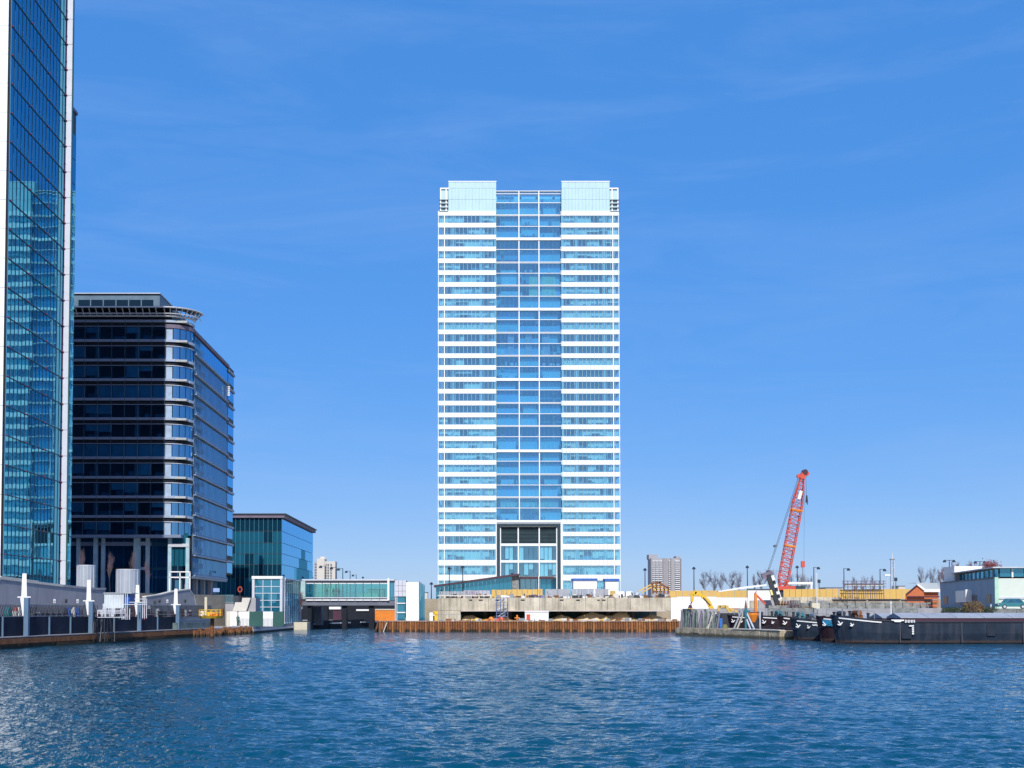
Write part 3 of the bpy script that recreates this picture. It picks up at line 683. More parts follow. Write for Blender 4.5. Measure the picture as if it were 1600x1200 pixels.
# ------------------------------------------------------------------ lower glass block further along
def glass_block():
    Y = 360.0; XR = PX(440, Y); XL = -80.0; YE = 434.0; zt = PZ(809.5, Y); zb = 5.2
    t = thing('teal_glass_block', 'squat teal glass block with a thin dark roof edge, behind the glass footbridge', 'building', (-65, Y+30, 5.2))
    B('core', b2_dark, t, XL, XR-.3, Y+.3, YE, zb, zt)
    rows = [zb, PZ(903, Y), PZ(882, Y), PZ(865, Y), PZ(848, Y), PZ(830, Y), zt]
    rr = random.Random(4)
    g2 = glass('teal_glass_darker', None, (0.12,0.38,0.52), 0.15, 1.6, opaque=(0.005,0.035,0.06))
    for k in range(6):
        for i in range(10):
            a = XR-(i+1)*2.6; o = B('glass_panel', g2 if (k in (1,) or (k == 5 and i < 8) or rr.random() < .12) else g_teal, t, a+.05, a+2.55, Y-.03, Y+.03, rows[k]+.06, rows[k+1]-.06)
        for i in range(14):
            dy = (YE-Y)/14
            refl_tri = k < 4 and abs(i-8.5) < 4-k  # triangle of darker glass paints in the reflection of roofs
            B('side_panel', g2 if refl_tri else g_side if k > 1 or i < 5 else g_teal, t, XR-.03, XR+.03, Y+dy*i+.06, Y+dy*(i+1)-.06, rows[k]+.06, rows[k+1]-.06)
        B('transom', dark_metal, t, XL, XR, Y-.1, Y-.04, rows[k+1]-.08, rows[k+1]+.05)
    for i in range(21): B('fin', mat('teal_fin', (0.06,0.22,0.30), 0.5), t, XR-i*1.3-.04, XR-i*1.3+.04, Y-.3, Y-.11, zb, zt)
    B('parapet', parapet_m, t, XL, XR+.8, Y-.8, YE+1, zt+.06, PZ(804, Y))
    B('roof_edge', mat('green_roof_edge', (0.05,0.08,0.11), 0.5), t, XL, XR+1.2, Y-1.2, YE+1.4, PZ(804, Y)+.01, PZ(802.5, Y))
glass_block()

# ------------------------------------------------------------------ left quay furniture
def qprism(px0, px1, d0, d1, z0, z1, name, m, parent=None, label=None):
    s0, s1 = qs(px0, d0), qs(px1, d0)
    return MB().prism([xy(Q(s0,d0)), xy(Q(s1,d0)), xy(Q(s1,d1)), xy(Q(s0,d1))], z0, z1).build(name, m, parent, label)
def left_quay():
    # rusty waling: individual timbers
    t = thing('quay_fender', 'long rusty brown fender wall at the waterline below the navy panels', 'fender', Q(20, .1, 0))
    s = -60.0; e = qs(333, 0); k = 0
    rr = random.Random(1)
    while s < e:
        l = min(5.0, e-s)
        for (z0, z1, d) in ((-.4, .38, .02), (.42, .85, -.05)):
            a, b = s+.03, s+l-.03; dd = d+rr.uniform(-.03,.03)
            MB().prism([xy(Q(a,dd)), xy(Q(b,dd)), xy(Q(b,.34)), xy(Q(a,.34))], z0, z1+rr.uniform(-.02,.02)).build('timber', rust2 if z0 < 0 else rust, t)
        s += l
    MB().prism([xy(Q(-60,.05)), xy(Q(e,.05)), xy(Q(e,.9)), xy(Q(-60,.9))], .955, 1.03).build('ledge', quay_conc, t)
    # navy panels with posts
    t = thing('navy_quay_wall', 'dark navy panelled wall along the left quay above the rusty fender', 'wall', Q(10, 1, 1))
    cuts = [-150, -70, 4, 44.5, 77, 110, 146, 178, 215.5, 246, 278]
    for i in range(len(cuts)-1):
        s0, s1 = qs(cuts[i], .95), qs(cuts[i+1], .95)
        z1 = qpt(cuts[i+1] if cuts[i+1] > 0 else 4, 963.5, .95).z
        MB().prism([xy(Q(s0+.04,.95)), xy(Q(s1-.04,.95)), xy(Q(s1-.04,1.3)), xy(Q(s0+.04,1.3))], 1.04, z1).build('panel', navy, t)
        MB().prism([xy(Q(s1-.04,.8)), xy(Q(s1+.04,.8)), xy(Q(s1+.04,.949)), xy(Q(s1-.04,.949))], 1.04, z1).build('joint_strip', navy_post, t)
    s0, s1 = qs(-150, 1.5), qs(330, 1.5)
    MB().prism([xy(Q(s0,1.31)), xy(Q(s1,1.31)), xy(Q(s1,5.6)), xy(Q(s0,5.6))], .96, 2.45).build('walkway', quay_conc, t)
    # white pylons on brackets
    labels = ['white tapered quay pylon nearest the left edge', 'white tapered quay pylon before the first steel drum', 'white tapered quay pylon right of the white scaffold cabin', 'white tapered quay pylon at the end of the navy wall']
    for i, (px, yt, yb, yp, w_) in enumerate(((38, 896, 932, 994, .55), (139, 906, 938, 989, .5), (215, 914, 940.5, 987, .5), (275, 920, 944, 986, .5))):
        a = qpt(px, yt, .7); s = qs(px, .7); zt = a.z; zb = qpt(px, yb, .7).z; zp = 1.04
        g = thing('quay_pylon', labels[i], 'pylon', Q(s, .7, zp), 'white pylons along the left quay')
        mb = MB(); k = 0
        def fr(hw, dep, z0, z1, hw2):
            vs = []
            for (h, zz) in ((hw, z0), (hw2, z1)):
                for (sx, dd) in ((-h, .7-dep), (h, .7-dep), (h, .7+dep), (-h, .7+dep)): vs.append(Q(s+0, 0, 0) + Vector((sx, 0, 0)) + QN*dd + Vector((0,0,zz)))
            return MB().add(vs, [(0,1,2,3),(7,6,5,4),(4,5,1,0),(5,6,2,1),(6,7,3,2),(7,4,0,3)])
        fr(w_*.28, .10, zb, zt, w_*.16).build('shaft', white_paint, g)
        fr(w_*.7, .22, zb-.1, zb, w_*.7).build('collar', white_paint, g)
        fr(w_*.10, .08, lerp(zb, 2.7, .95), zb-.11, w_*.5).build('bracket', white_paint, g)
        p = Q(s, .7)
        MB().box(p.x+.05, p.x+.45, p.y-.2, p.y+.2, zp, zb-.12).build('post', navy_post, g)
    # railing of curved bars along the walkway
    t = thing('quay_railing', 'dark curved railing with close bars on top of the navy wall', 'railing', Q(10, 1.2, 2.6))
    s0, s1 = qs(-60, 1.2), qs(330, 1.2); s = s0; bars = MB(); n = 0
    while s < s1:
        p = Q(s, 1.2)
        if not (qs(148, 1.2) < s < qs(225, 1.2)):
            z0 = 2.4
            bars.bar(Q(s, 1.2, z0), Q(s, .95, z0+.7), .05); bars.bar(Q(s, .95, z0+.7), Q(s+.05, 1.15, z0+1.35), .05)
        s += .28
    for o in [bars.build('bars', dark_metal, t)]: stuff(o)
    for (a, b) in ((-60, 148), (225, 330)):
        MB().bar(Q(qs(a,1.2), 1.15, 3.77), Q(qs(b,1.2), 1.15, 3.77), .08).build('handrail', steel, t)
        MB().bar(Q(qs(a,1.2), 1.0, 2.75), Q(qs(b,1.2), 1.0, 2.75), .06).build('lower_rail', steel, t)
    # bundles wrapped on the walkway
    items = [(6,18,'teal'),(22,28,'red'),(24,33,'white'),(104,112,'blue'),(113,118,'white'),(119,126,'blue')]
    nm = {'teal':(teal_p,'teal tarpaulin bundle behind the railing at the left edge'),'red':(red_p,'red rolled mat behind the quay railing'),'white':(white_paint,'white'),'blue':(blue_p,'blue')}
    lab = iter(['teal tarpaulin bundle behind the railing at the far left','red rolled mat behind the railing beside the first pylon','white sack behind the railing beside the red mat','bright blue sack behind the railing left of the second pylon','white sack between the two blue sacks on the quay','second blue sack, nearest the second pylon'])
    for (a, b, c) in items:
        p = qpt((a+b)/2, 957, 1.9); w_ = (b-a)/2000*p.y
        mb = MB()
        for i in range(5): mb.tube((p.x, p.y, 2.46+i*.22), (p.x, p.y, 2.46+(i+1)*.22), w_/2*(1-.06*abs(i-2)), 8, w_/2*(1-.06*abs(i-1)))
        o = mb.build('sack', nm[c][0]); tag(o, next(lab), 'sack', 'bundles behind the quay railing')
    for i, px in enumerate([52, 61, 70, 79, 88, 97]):
        p = qpt(px, 958, 1.8)
        o = MB().box(p.x-.22, p.x+.22, p.y-.2, p.y+.2, 2.46, 3.0).box(p.x-.22, p.x+.22, p.y+.1, p.y+.2, 3.01, 3.55).build('folded_chair', mat('dark_grey_seat', (0.07,0.08,0.11), 0.6))
        tag(o, '%s dark chair from the first pylon in the row behind the quay railing' % ['first','second','third','fourth','fifth','sixth'][i], 'chair', 'row of dark chairs on the quay walkway')
    # concrete parapet wall behind, with pale coping
    t = thing('parapet_wall', 'plain grey concrete parapet wall with pale coping before the towers', 'wall', Q(15, 4.5, 2.5))
    pts = [(-120, 900), (0, 903.5), (60, 909.5), (98, 914), (122, 916.5), (150, 919), (165, 919)]
    for i in range(len(pts)-1):
        (a, ya), (b, yb) = pts[i], pts[i+1]; d = 5.0
        A = qpt(a, ya, d) if a > 0 else Vector((*xy(Q(qs(a, d), d)), qpt(1, 903.6, d).z+.1)); Bq = qpt(b, yb, d)
        s0, s1 = qs(a, d)+.02, qs(b, d)-.02
        zf = lambda q, A=A, Bq=Bq: lerp(A.z, Bq.z, min(1, max(0, (q[1]-A.y)/(Bq.y-A.y))))
        po = [xy(Q(s0,d)), xy(Q(s1,d)), xy(Q(s1,d+.5)), xy(Q(s0,d+.5))]
        MB().prism(po, 2.4, lambda q: zf(q)-.2).build('wall_panel', quay_conc, t)
        po = [xy(Q(s0,d-.08)), xy(Q(s1,d-.08)), xy(Q(s1,d+.55)), xy(Q(s0,d+.55))]
        MB().prism(po, lambda q: zf(q)-.19, lambda q: zf(q)+(.12 if b < 70 else .04)).build('coping', coping_m if b < 100 else quay_conc, t)
    t = thing('ramp_wall', 'grey concrete ramp wall whose top rises to the right, behind the last pylons', 'wall', Q(45, 4, 2.5))
    pts = [(228, 931.5), (250, 928.5), (268, 924), (281, 922), (296, 920), (303, 930), (307, 946)]
    for i in range(len(pts)-1):
        (a, ya), (b, yb) = pts[i], pts[i+1]; d = 3.6
        A = qpt(a, ya, d); Bq = qpt(b, yb, d); s0, s1 = qs(a, d)+.01, qs(b, d)-.01
        zf = lambda q, A=A, Bq=Bq: lerp(A.z, Bq.z, min(1, max(0, (q[1]-A.y)/(Bq.y-A.y))))
        MB().prism([xy(Q(s0,d)), xy(Q(s1,d)), xy(Q(s1,d+.4)), xy(Q(s0,d+.4))], 2.4, lambda q: zf(q)-.13).build('wall_panel', quay_conc, t)
        MB().prism([xy(Q(s0,d-.06)), xy(Q(s1,d-.06)), xy(Q(s1,d+.46)), xy(Q(s0,d+.46))], lambda q: zf(q)-.12, zf).build('coping', coping_m, t)
    o = MB().tube(qpt(242, 941.5, 3.5), qpt(242, 941.5, 3.55), .22, 12).build('port_lamp', dark_metal); tag(o, 'small round dark lamp fixed to the ramp wall', 'lamp')
    qprism(278, 333, .36, 3.5, .96, 1.75, 'quay_step', mat('green_stained_concrete', (0.12,0.17,0.17), 0.9, var=0.35, scale=1.2, streak=.4)).__setitem__('kind', 'structure')
    # steel drums (vent shafts)
    for i, (a, b, yt) in enumerate(((120.5, 148, 884.5), (182, 217, 891))):
        Yd = 165.0; xc = PX((a+b)/2, Yd); r = (b-a)/2/2000*Yd; zt = PZ(yt, Yd)
        g = thing('ventilation_drum', ['tall ribbed steel ventilation drum nearest the mirror tower', 'wide ribbed steel ventilation drum right of the taller one'][i], 'ventilation shaft', (xc, Yd, 5.2), 'steel ventilation drums')
        mb = MB()
        n = 28
        for k in range(n):
            t0 = 2*math.pi*k/n; t1 = 2*math.pi*(k+1)/n
            mb.add([(xc+r*math.cos(t0), Yd+r*math.sin(t0), 5.2), (xc+r*math.cos(t1), Yd+r*math.sin(t1), 5.2), (xc+r*math.cos(t1), Yd+r*math.sin(t1), zt), (xc+r*math.cos(t0), Yd+r*math.sin(t0), zt)], [(0,1,2,3)])
        mb.build('drum', drum_m, g)
        MB().tube((xc, Yd, zt+.002), (xc, Yd, zt+.12), r*1.03, 28).build('rim', light_steel, g)
        for k in range(7):
            a0 = math.radians(-160+k*23.3); MB().bar((xc+r*1.01*math.cos(a0), Yd+r*1.01*math.sin(a0), 5.2), (xc+r*1.01*math.cos(a0), Yd+r*1.01*math.sin(a0), zt), .05).build('seam', light_steel, g)
        tag(g, g['label'], 'ventilation shaft', 'steel ventilation drums')
    # site cabin on scaffold
    Yc = 122; d = 1.4
    g = thing('scaffold_cabin', 'white corrugated cabin raised on a scaffold over the quay', 'site cabin', (PX(178, 126), 126, 1.05), None)
    Y0 = 126; x = lambda p: PX(p, Y0); z = lambda p: PZ(p, Y0)
    mb = MB()
    for i in range(15):
        a = lerp(163, 193.5, i/15); b = lerp(163, 193.5, (i+1)/15); dy = .05 if i % 2 else 0
        mb.box(x(a), x(b), Y0+dy, Y0+2.4, z(950.5), z(927.5))
    mb.build('corrugated_wall', mat('pale_corrugated', (0.55,0.60,0.62), .5), g)
    B('cabin_roof', light_steel, g, x(162), x(206), Y0-.1, Y0+2.5, z(927.3), z(926.2))
    B('side_screen', blue_p, g, x(194), x(201), Y0+.3, Y0+2.3, z(944), z(928))
    B('platform', steel, g, x(154), x(197), Y0-.4, Y0+2.6, z(958.6), z(957.6))
    for (a, b, c, dd) in ((155,953,155,963),(193,950,193,968),(198,928,198,968),(201,928,201,968),(228,936,228,966),(231,936,231,966),(163,951,163,962),(225,940,225,966)):
        MB().bar((x(a), Y0-.45, z(b)), (x(c), Y0-.45, z(dd)), .07).build('scaffold_tube', light_steel, g)
    for (a, b, c, dd) in ((155,958,197,958),(155,964.5,197,964.5),(194,944.5,232,944.5),(166,953.5,194,953.5),(166,955.8,194,955.8),(204,941,232,941),(212,936,232,936)):
        MB().bar((x(a), Y0-.5, z(b)), (x(c), Y0-.5, z(dd)), .07).build('scaffold_tube', light_steel, g)
    rr = random.Random(8)
    for i in range(16):
        a = rr.uniform(150, 186); MB().bar((x(a), Y0-1+rr.uniform(-.6,.6), .2), (x(a+rr.uniform(-4,4)), Y0-1+rr.uniform(-.6,.6), z(967)), .05).build('prop', dark_metal, g)
    for i in range(12):
        a = rr.uniform(186, 228); MB().bar((x(a), Y0-.2, z(968)), (x(a+rr.uniform(-2,2)), Y0-.2, z(rr.uniform(948,958))), .08).build('stored_pole', rr.choice([light_steel, red_p, teal_p, dark_metal]), g)
    rq = random.Random(5); mb1, mb2, mb3 = MB(), MB(), MB()
    for i in range(130):
        a = rq.uniform(2, 300) if i < 70 else rq.uniform(140, 236); d_ = rq.uniform(1.5, 3.2); p = Q(qs(a, d_), d_); m_ = (mb1, mb2, mb3)[i%3]; hq = rq.uniform(.2, 1.1 if i < 70 else 1.9)
        if rq.random() < .5: m_.box(p.x-.1, p.x+rq.uniform(.1,.4), p.y, p.y+.3, 2.46, 2.46+hq)
        else: m_.bar((p.x, p.y, 2.46), (p.x+rq.uniform(-.3,.3), p.y, 2.46+hq), .06)
    for k, (m_, mm_) in enumerate(((mb1, light_steel), (mb2, dark_metal), (mb3, coaming_m))): tag(stuff(m_.build('quay_equipment', mm_)), ['pale','black','maroon'][k]+' poles and boxes of equipment crowded behind the quay railing', 'equipment')
    for i, a in enumerate((86, 104, 122, 250, 262, 290)):
        p = qpt(a, 940, 4.7 if a < 200 else 3.4); tag(MB().box(p.x-.12, p.x+.12, p.y-.1, p.y, p.z-.15, p.z+.25).tube((p.x, p.y-.1, p.z+.1), (p.x, p.y-.22, p.z+.1), .07, 8).build('wall_lamp', dark_metal if i%2 else light_steel), '%s small box lamp from the left on the grey quay walls' % ['first','second','third','fourth','fifth','sixth'][i], 'wall lamp', 'wall lamps along the quay')
    # white entrance frame
    Yf = 200; x = lambda p: PX(p, Yf); z = lambda p: PZ(p, Yf)
    g = thing('gateway', 'thin white open gateway frame before the dark office block', 'gateway', (x(281), Yf, 5.2))
    for p in (265, 281, 296.5): MB().bar((x(p), Yf, 5.2), (x(p), Yf, z(893.5)), .16).build('post', white_paint, g)
    for p in (893.5, 902): MB().bar((x(264.4), Yf, z(p)), (x(297), Yf, z(p)), .16).build('beam', white_paint, g)
    # far end: rusty dolphin piles
    g = thing('dolphin', 'cluster of rusty timber piles at the end of the left quay', 'mooring piles', Q(qs(365, .4), .4, 0))
    rr = random.Random(6); px = 306
    while px < 396:
        s = qs(px, -.2); r = rr.uniform(.13,.2)
        MB().tube(Q(s, rr.uniform(-.4,.1), -.5), Q(s, rr.uniform(-.1,.1), rr.uniform(.7,1.12)), r, 8).build('pile', rust if rr.random() < .7 else rust2, g); px += 3.1
    MB().prism([xy(Q(qs(334,0),.0)), xy(Q(qs(396,0),.0)), xy(Q(qs(396,0),.34)), xy(Q(qs(334,0),.34))], -.3, .8).build('waling', rust2, g)
    # yellow machine
    Ym = 146; x = lambda p: PX(p, Ym); z = lambda p: PZ(p, Ym)
    g = thing('mooring_platform', 'yellow railed service platform on a single column at the end of the quay', 'platform', (x(330), Ym, 0))
    mb = MB().tube((x(330), Ym, z(966)), (x(330), Ym, z(962.5)), (x(347)-x(313))/2, 14, (x(350)-x(311))/2)
    mb.build('deck', yellow_p, g); 
    MB().tube((x(332), Ym, -.4), (x(332), Ym, z(966)), .22, 8).build('column', rust, g)
    MB().bar((x(322), Ym, z(961)), (x(322), Ym, z(933)), .28).build('mast', cream, g)
    B('winch', yellow_p, g, x(325), x(335), Ym-.3, Ym+.3, z(962.4), z(956)); B('side_box', orange_p, g, x(336.5), x(341), Ym-.3, Ym+.2, z(962.4), z(957)); B('control_box', white_paint, g, x(314), x(319), Ym-.2, Ym+.2, z(962.4), z(955)); MB().tube((x(330),Ym-.6,z(960)),(x(343),Ym-.6,z(960)),.28,10).build('drum', orange_p, g)
    for zz in (953, 957.5):
        pts = [Vector((x(330)+math.cos(a)*1.35, Ym+math.sin(a)*1.2, z(zz))) for a in [i*math.pi/7 for i in range(15)]]
        MB().path(pts, .045, 5).build('rail', yellow_p, g)
    for i in range(14):
        a = i*math.pi/7; MB().bar((x(330)+math.cos(a)*1.35, Ym+math.sin(a)*1.2, z(962)), (x(330)+math.cos(a)*1.35, Ym+math.sin(a)*1.2, z(953)), .06).build('rail_post', yellow_p, g)
    B('rusty_box', rust, g, x(345), x(349.5), Ym-.3, Ym+.3, z(962.4), z(951))
left_quay()

# ------------------------------------------------------------------ landing by the footbridge
def landing():
    Y = 172.0; x = lambda p: PX(p, Y); z = lambda p: PZ(p, Y)
    zq = .96
    g = thing('landing_wall', 'low wall of alternating white and dark green panels at the landing stage', 'wall', (x(400), Y, zq))
    for (a, b, m) in ((360,371,white_paint),(373,390,white_paint),(390,411,green_p),(411,427,white_paint),(427,444,green_p)):
        B('panel', m, g, x(a)+.02, x(b)-.02, Y, Y+.4, zq, z(955.5))
    for (a, b) in ((375, 389.5), (412, 426.5)):
        for i in range(8): MB().bar((x(lerp(a, b, i/7)), Y-.12, zq), (x(lerp(a, b, i/7)), Y-.12, z(966)), .035).build('baluster', steel, g)
    g = thing('stair_wall', 'white stepped and slanted concrete block beside the glass house', 'concrete block', (x(378), Y+2, zq))
    MB().xprism([(x(362), z(955)), (x(366), z(941)), (x(376), z(941)), (x(377), z(934)), (x(390), z(934)), (x(383), z(955))], Y+.8, Y+4).build('ramp_block', coping_m, g)
    MB().xprism([(x(383.5), z(955)), (x(390.5), z(934)), (x(397), z(934)), (x(397), z(955))], Y+1.4, Y+5).build('side_block', quay_conc, g)
    B('base', coping_m, g, x(352), x(397), Y+1, Y+5, zq, z(955.2))
    # pontoon / pale quay
    g = thing('landing_stage', 'pale concrete landing stage edged with rubbing strips at the waterline', 'landing stage', (x(430), 185, 0))
    A = (PX(395, 170.5), 170.5); Bp = (PX(459, 200), 200)
    dx, dy = Bp[0]-A[0], Bp[1]-A[1]; L = math.hypot(dx, dy); nx, ny = -dy/L, dx/L
    for (z0, z1, o, m) in ((-.4,.30,-.05,quay_conc),(.33,.62,-.12,light_steel),(.65,.94,-.05,quay_conc)):
        MB().prism([(A[0]-nx*(-o), A[1]-ny*(-o)), (Bp[0]+nx*o, Bp[1]+ny*o), (Bp[0]+nx*.5, Bp[1]+ny*.5), (A[0]+nx*.5, A[1]+ny*.5)], z0, z1).build('strip', m, g)
    MB().prism([(A[0]+nx*.5, A[1]+ny*.5), (Bp[0]+nx*.5, Bp[1]+ny*.5), (Bp[0]-3, Bp[1]), (A[0]-3, A[1]+1)], .955, 1.06).build('deck', quay_conc, g)
    B('end_block', cream, thing('bollard_block', 'cream concrete end block where the landing stage meets the bridge shadow', 'concrete block', (PX(468,203), 203, 0)), PX(459, 202), PX(480, 202), 202, 206, -.3, 1.15)
    # fencing behind
    for (p0, p1, Yf, yt, yb, lab) in ((308, 365, 178, 930, 944, 'pale mesh fence behind the yellow platform'),):
        g = thing('mesh_fence', lab, 'fence', (PX(335, Yf), Yf, 5.2))
        for p in range(p0, p1+1, 2): MB().bar((PX(p, Yf), Yf, 4.3), (PX(p, Yf), Yf, PZ(yt, Yf)), .05).build('bar', mat('fence_teal', (0.15,0.32,0.34), 0.6), g)
        for yy in (yt, yb-3): MB().bar((PX(p0, Yf), Yf-.05, PZ(yy, Yf)), (PX(p1, Yf), Yf-.05, PZ(yy, Yf)), .07).build('rail', mat('fence_teal', (0.15,0.32,0.34)), g)
        B('plinth', quay_conc, g, PX(p0-6, Yf), PX(p1, Yf), Yf+.1, Yf+.5, 1, PZ(941, Yf))
    Ys = 195
    g = thing('blue_sign', 'small pale blue sign board on two posts near the office columns', 'sign', (PX(338, Ys), Ys, 5.2))
    B('board', mat('pale_blue_sign', (0.25,0.36,0.62), 0.5), g, PX(333, Ys), PX(343, Ys), Ys, Ys+.08, PZ(925, Ys), PZ(919, Ys))
    for p in (335, 341): MB().bar((PX(p, Ys), Ys+.05, 5.2), (PX(p, Ys), Ys+.05, PZ(925, Ys)), .07).build('post', dark_metal, g)
    g = thing('round_sign', 'red ring sign on a dark pole behind the white stair block', 'sign', (PX(375, Ys), Ys, 5.2))
    n = 16; mb = MB(); c = P(375, 921, Ys)
    for i in range(n):
        a0, a1 = 2*math.pi*i/n, 2*math.pi*(i+1)/n
        mb.tube(c+Vector((.3*math.cos(a0),0,.4*math.sin(a0))), c+Vector((.3*math.cos(a1),0,.4*math.sin(a1))), .07, 5)
    mb.build('ring', red_p, g); MB().bar((c.x, c.y+.1, 4.0), (c.x, c.y+.1, c.z+.4), .07).build('pole', dark_metal, g)
landing()

def footbridge():
    Y = 210.0; x = lambda p: PX(p, Y); z = lambda p: PZ(p, Y)
    # glass house
    Yh = 190.0; hx = lambda p: PX(p, Yh); hz = lambda p: PZ(p, Yh)
    g = thing('glass_house', 'tall glazed stair hall with a thick white frame at the left end of the footbridge', 'stair hall', (hx(418), Yh, 1.0))
    B('frame_post', light_steel, g, hx(394), hx(398), Yh-.2, Yh+2.0, 1, hz(904.5))
    B('frame_post', light_steel, g, hx(437.5), hx(441.5), Yh-.2, Yh+2.0, 1, hz(904.5))
    B('frame_head', white_paint, g, hx(393.6), hx(441.8), Yh-.3, Yh+2.0, hz(904.4), hz(900.2))
    cx = [398.2, 411, 424, 437.3]; cy = [905, 916.5, 927, 938, 948.5, 958]
    for i in range(3):
        for j in range(5): B('glass_panel', g_teal, g, hx(cx[i])+.06, hx(cx[i+1])-.06, Yh, Yh+.05, hz(cy[j+1])+.05, hz(cy[j])-.05)
    for c in cx[1:3]: B('mullion', light_steel, g, hx(c)-.05, hx(c)+.05, Yh-.1, Yh+.06, 1, hz(905))
    for c in cy[1:]: B('transom', light_steel, g, hx(398.2), hx(437.3), Yh-.12, Yh-.101, hz(c)-.05, hz(c)+.05)
    B('core', b2_int, g, hx(398), hx(436), Yh+3, Yh+4, 1, hz(906))
    XS = hx(441.5); n = 9; YE = 213.5
    for i in range(n):
        a = lerp(Yh+2.1, YE, i/n); b = lerp(Yh+2.1, YE, (i+1)/n)
        for (c, d) in ((1.0, 3.2), (3.2, 5.6), (5.6, hz(904.5))): B('side_panel', g_teal if c < 5 else g_bridge, g, XS-.05, XS, a+.05, b-.05, c+.04, d-.04)
        B('side_mullion', light_steel, g, XS-.02, XS+.1, a-.04, a+.04, 1, hz(904.5))
    B('roof', light_steel, g, hx(394.5), XS+.2, Yh+2.1, YE+1, hz(904.4), hz(902.5))
    B('rear_wall', office_blue, g, hx(394), XS-.3, YE+.5, YE+.8, 1, hz(905))
    # bridge proper
    t = thing('footbridge', 'enclosed glass footbridge with white edge beams spanning to the white lift tower', 'footbridge', (x(545), Y, 6))
    X0, X1 = x(472), x(616.5); D = 4.0
    B('roof', light_steel, t, X0, X1, Y-.3, Y+D+.3, z(907.2), z(905))
    B('roof_gutter', dark_metal, t, X0, X1, Y-.2, Y+D+.2, z(909.8), z(907.25))
    for i in range(10):
        a = lerp(478, 606, i/10); b = lerp(478, 606, (i+1)/10)
        B('glass_panel', g_bridge, t, x(a)+.03, x(b)-.03, Y, Y+.04, z(933), z(912.2))
        B('rear_glass_panel', g_bridge, t, x(a)+.03, x(b)-.03, Y+D-.04, Y+D, z(933), z(912.2))
        B('ceiling_strip', white_paint, t, x(a)+.06, x(b)-.06, Y-.05, Y+.3, z(912.1), z(910))
        MB().bar((x(a), Y-.06, z(934)), (x(a), Y-.06, z(910)), .06).build('mullion', green_p, t)
        B('edge_beam', white_paint, t, x(a)+.04, x(b)-.04, Y-.35, Y-.1, z(938.6), z(936.6))
    B('sill', light_steel, t, X0, x(606), Y-.1, Y+.1, z(934.6), z(933.2))
    B('floor', slab_m, t, X0, X1, Y+.11, Y+D-.1, z(936.4), z(935))
    B('girder', mat('slate_girder', (0.14,0.15,0.19), 0.6), t, X0, X1, Y-.05, Y+D, z(946), z(938.8))
    B('end_post', white_paint, t, x(605.5), x(608.6), Y-.5, Y+.2, z(938.4), z(903.6))
    B('side_rail', light_steel, t, x(480), x(606), Y+.3, Y+.35, z(926.5), z(925.8))
    for i in range(2): B('glass_panel', g_teal, t, x(609)+i*.38, x(609)+i*.38+.33, Y-.02, Y+.04, z(938), z(907.5))
    for (a, b) in ((480, 486), (534, 541), (576, 584)): B('pier', b2_dark, t, x(a), x(b), Y+.5, Y+3.5, -1, z(946.2))
    B('drum_pier', mat('slate_girder', (0.14,0.15,0.19)), t, x(481), x(497), Y+5, Y+8, .5, z(948))
    B('cone_cladding', mat('pale_teal_panel', (0.35,0.5,0.5), .6), t, x(470), x(477.5), Y-.5, Y-.06, z(936), z(908))
    # counter in the bridge
    o = MB().box(x(560), x(590), Y+1.4, Y+2.2, z(934.8), z(927)).build('counter', white_paint); tag(o, 'white counter seen inside the footbridge', 'counter')
    # lift tower
    Yt = 195.0; tx = lambda p: PX(p, Yt); tz = lambda p: PZ(p, Yt)
    g = thing('lift_tower', 'white boxy lift tower with a grey panelled neighbour at the right end of the footbridge', 'lift tower', (tx(645), Yt, 1.38))
    B('white_shaft', white_paint, g, tx(634.5), tx(654.5), Yt, Yt+.3, 1.38, tz(909.5))
    B('shaft_body', mat('lift_side', (0.30,0.40,0.48), 0.6), g, tx(634.5), tx(654.5), Yt+.301, Yt+6, 1.38, tz(909.8))
    for i in range(3):
        for j in range(3):
            a = lerp(616.2, 634, i/3); b = lerp(616.2, 634, (i+1)/3); c = lerp(906.5, 932, j/3); d = lerp(906.5, 932, (j+1)/3)
            B('cladding_panel', mat('pale_mauve_panel', (0.58,0.58,0.64), 0.5, var=.05), g, tx(a)+.02, tx(b)-.02, Yt+1, Yt+1.2, tz(d)+.02, tz(c)-.02)
    B('neck', dark_metal, g, tx(616.2), tx(634.2), Yt+1.21, Yt+5, tz(933), tz(907))
    for (c, d) in ((933, 941), (944, 956), (958, 969)): B('glass_panel', g_teal, g, tx(619.5), tx(632), Yt+1.2, Yt+1.26, tz(d), tz(c))
    for c in (942.5, 957): B('ledge', white_paint, g, tx(619), tx(633), Yt+.9, Yt+1.19, tz(c+.8), tz(c-.8))
    for c in (617.2, 619.6): B('post', light_steel, g, tx(c)-.06, tx(c)+.06, Yt+1, Yt+1.19, 1.38, tz(932.5))
    for i in range(4): B('rear_glass', g_teal, g, tx(654.7)+i*.2, tx(654.7)+i*.2+.18, Yt+.5+i*.9, Yt+.6+i*.9, 1.38, tz(908.5+i*2))
    B('rear_core', mat('lift_side', (0.30,0.40,0.48)), g, tx(654.7)+.01, tx(661), Yt+4, Yt+6.5, 1.38, tz(911))
    # things under the bridge
    Yu = 240; ux = lambda p: PX(p, Yu); uz = lambda p: PZ(p, Yu)
    B('tunnel_wall', b2_dark, None, ux(440), ux(640), 261.2, 261.8, .96, 5.6)
    o = bpy.data.objects['tunnel_wall']; tag(o, 'dark back wall of the passage under the footbridge', 'wall')
    g = thing('orange_container', 'orange shipping container with a pale roof edge under the footbridge', 'container', (PX(600, 205), 205, 1.38))
    Yo = 205; ox = lambda p: PX(p, Yo); oz = lambda p: PZ(p, Yo)
    mb = MB()
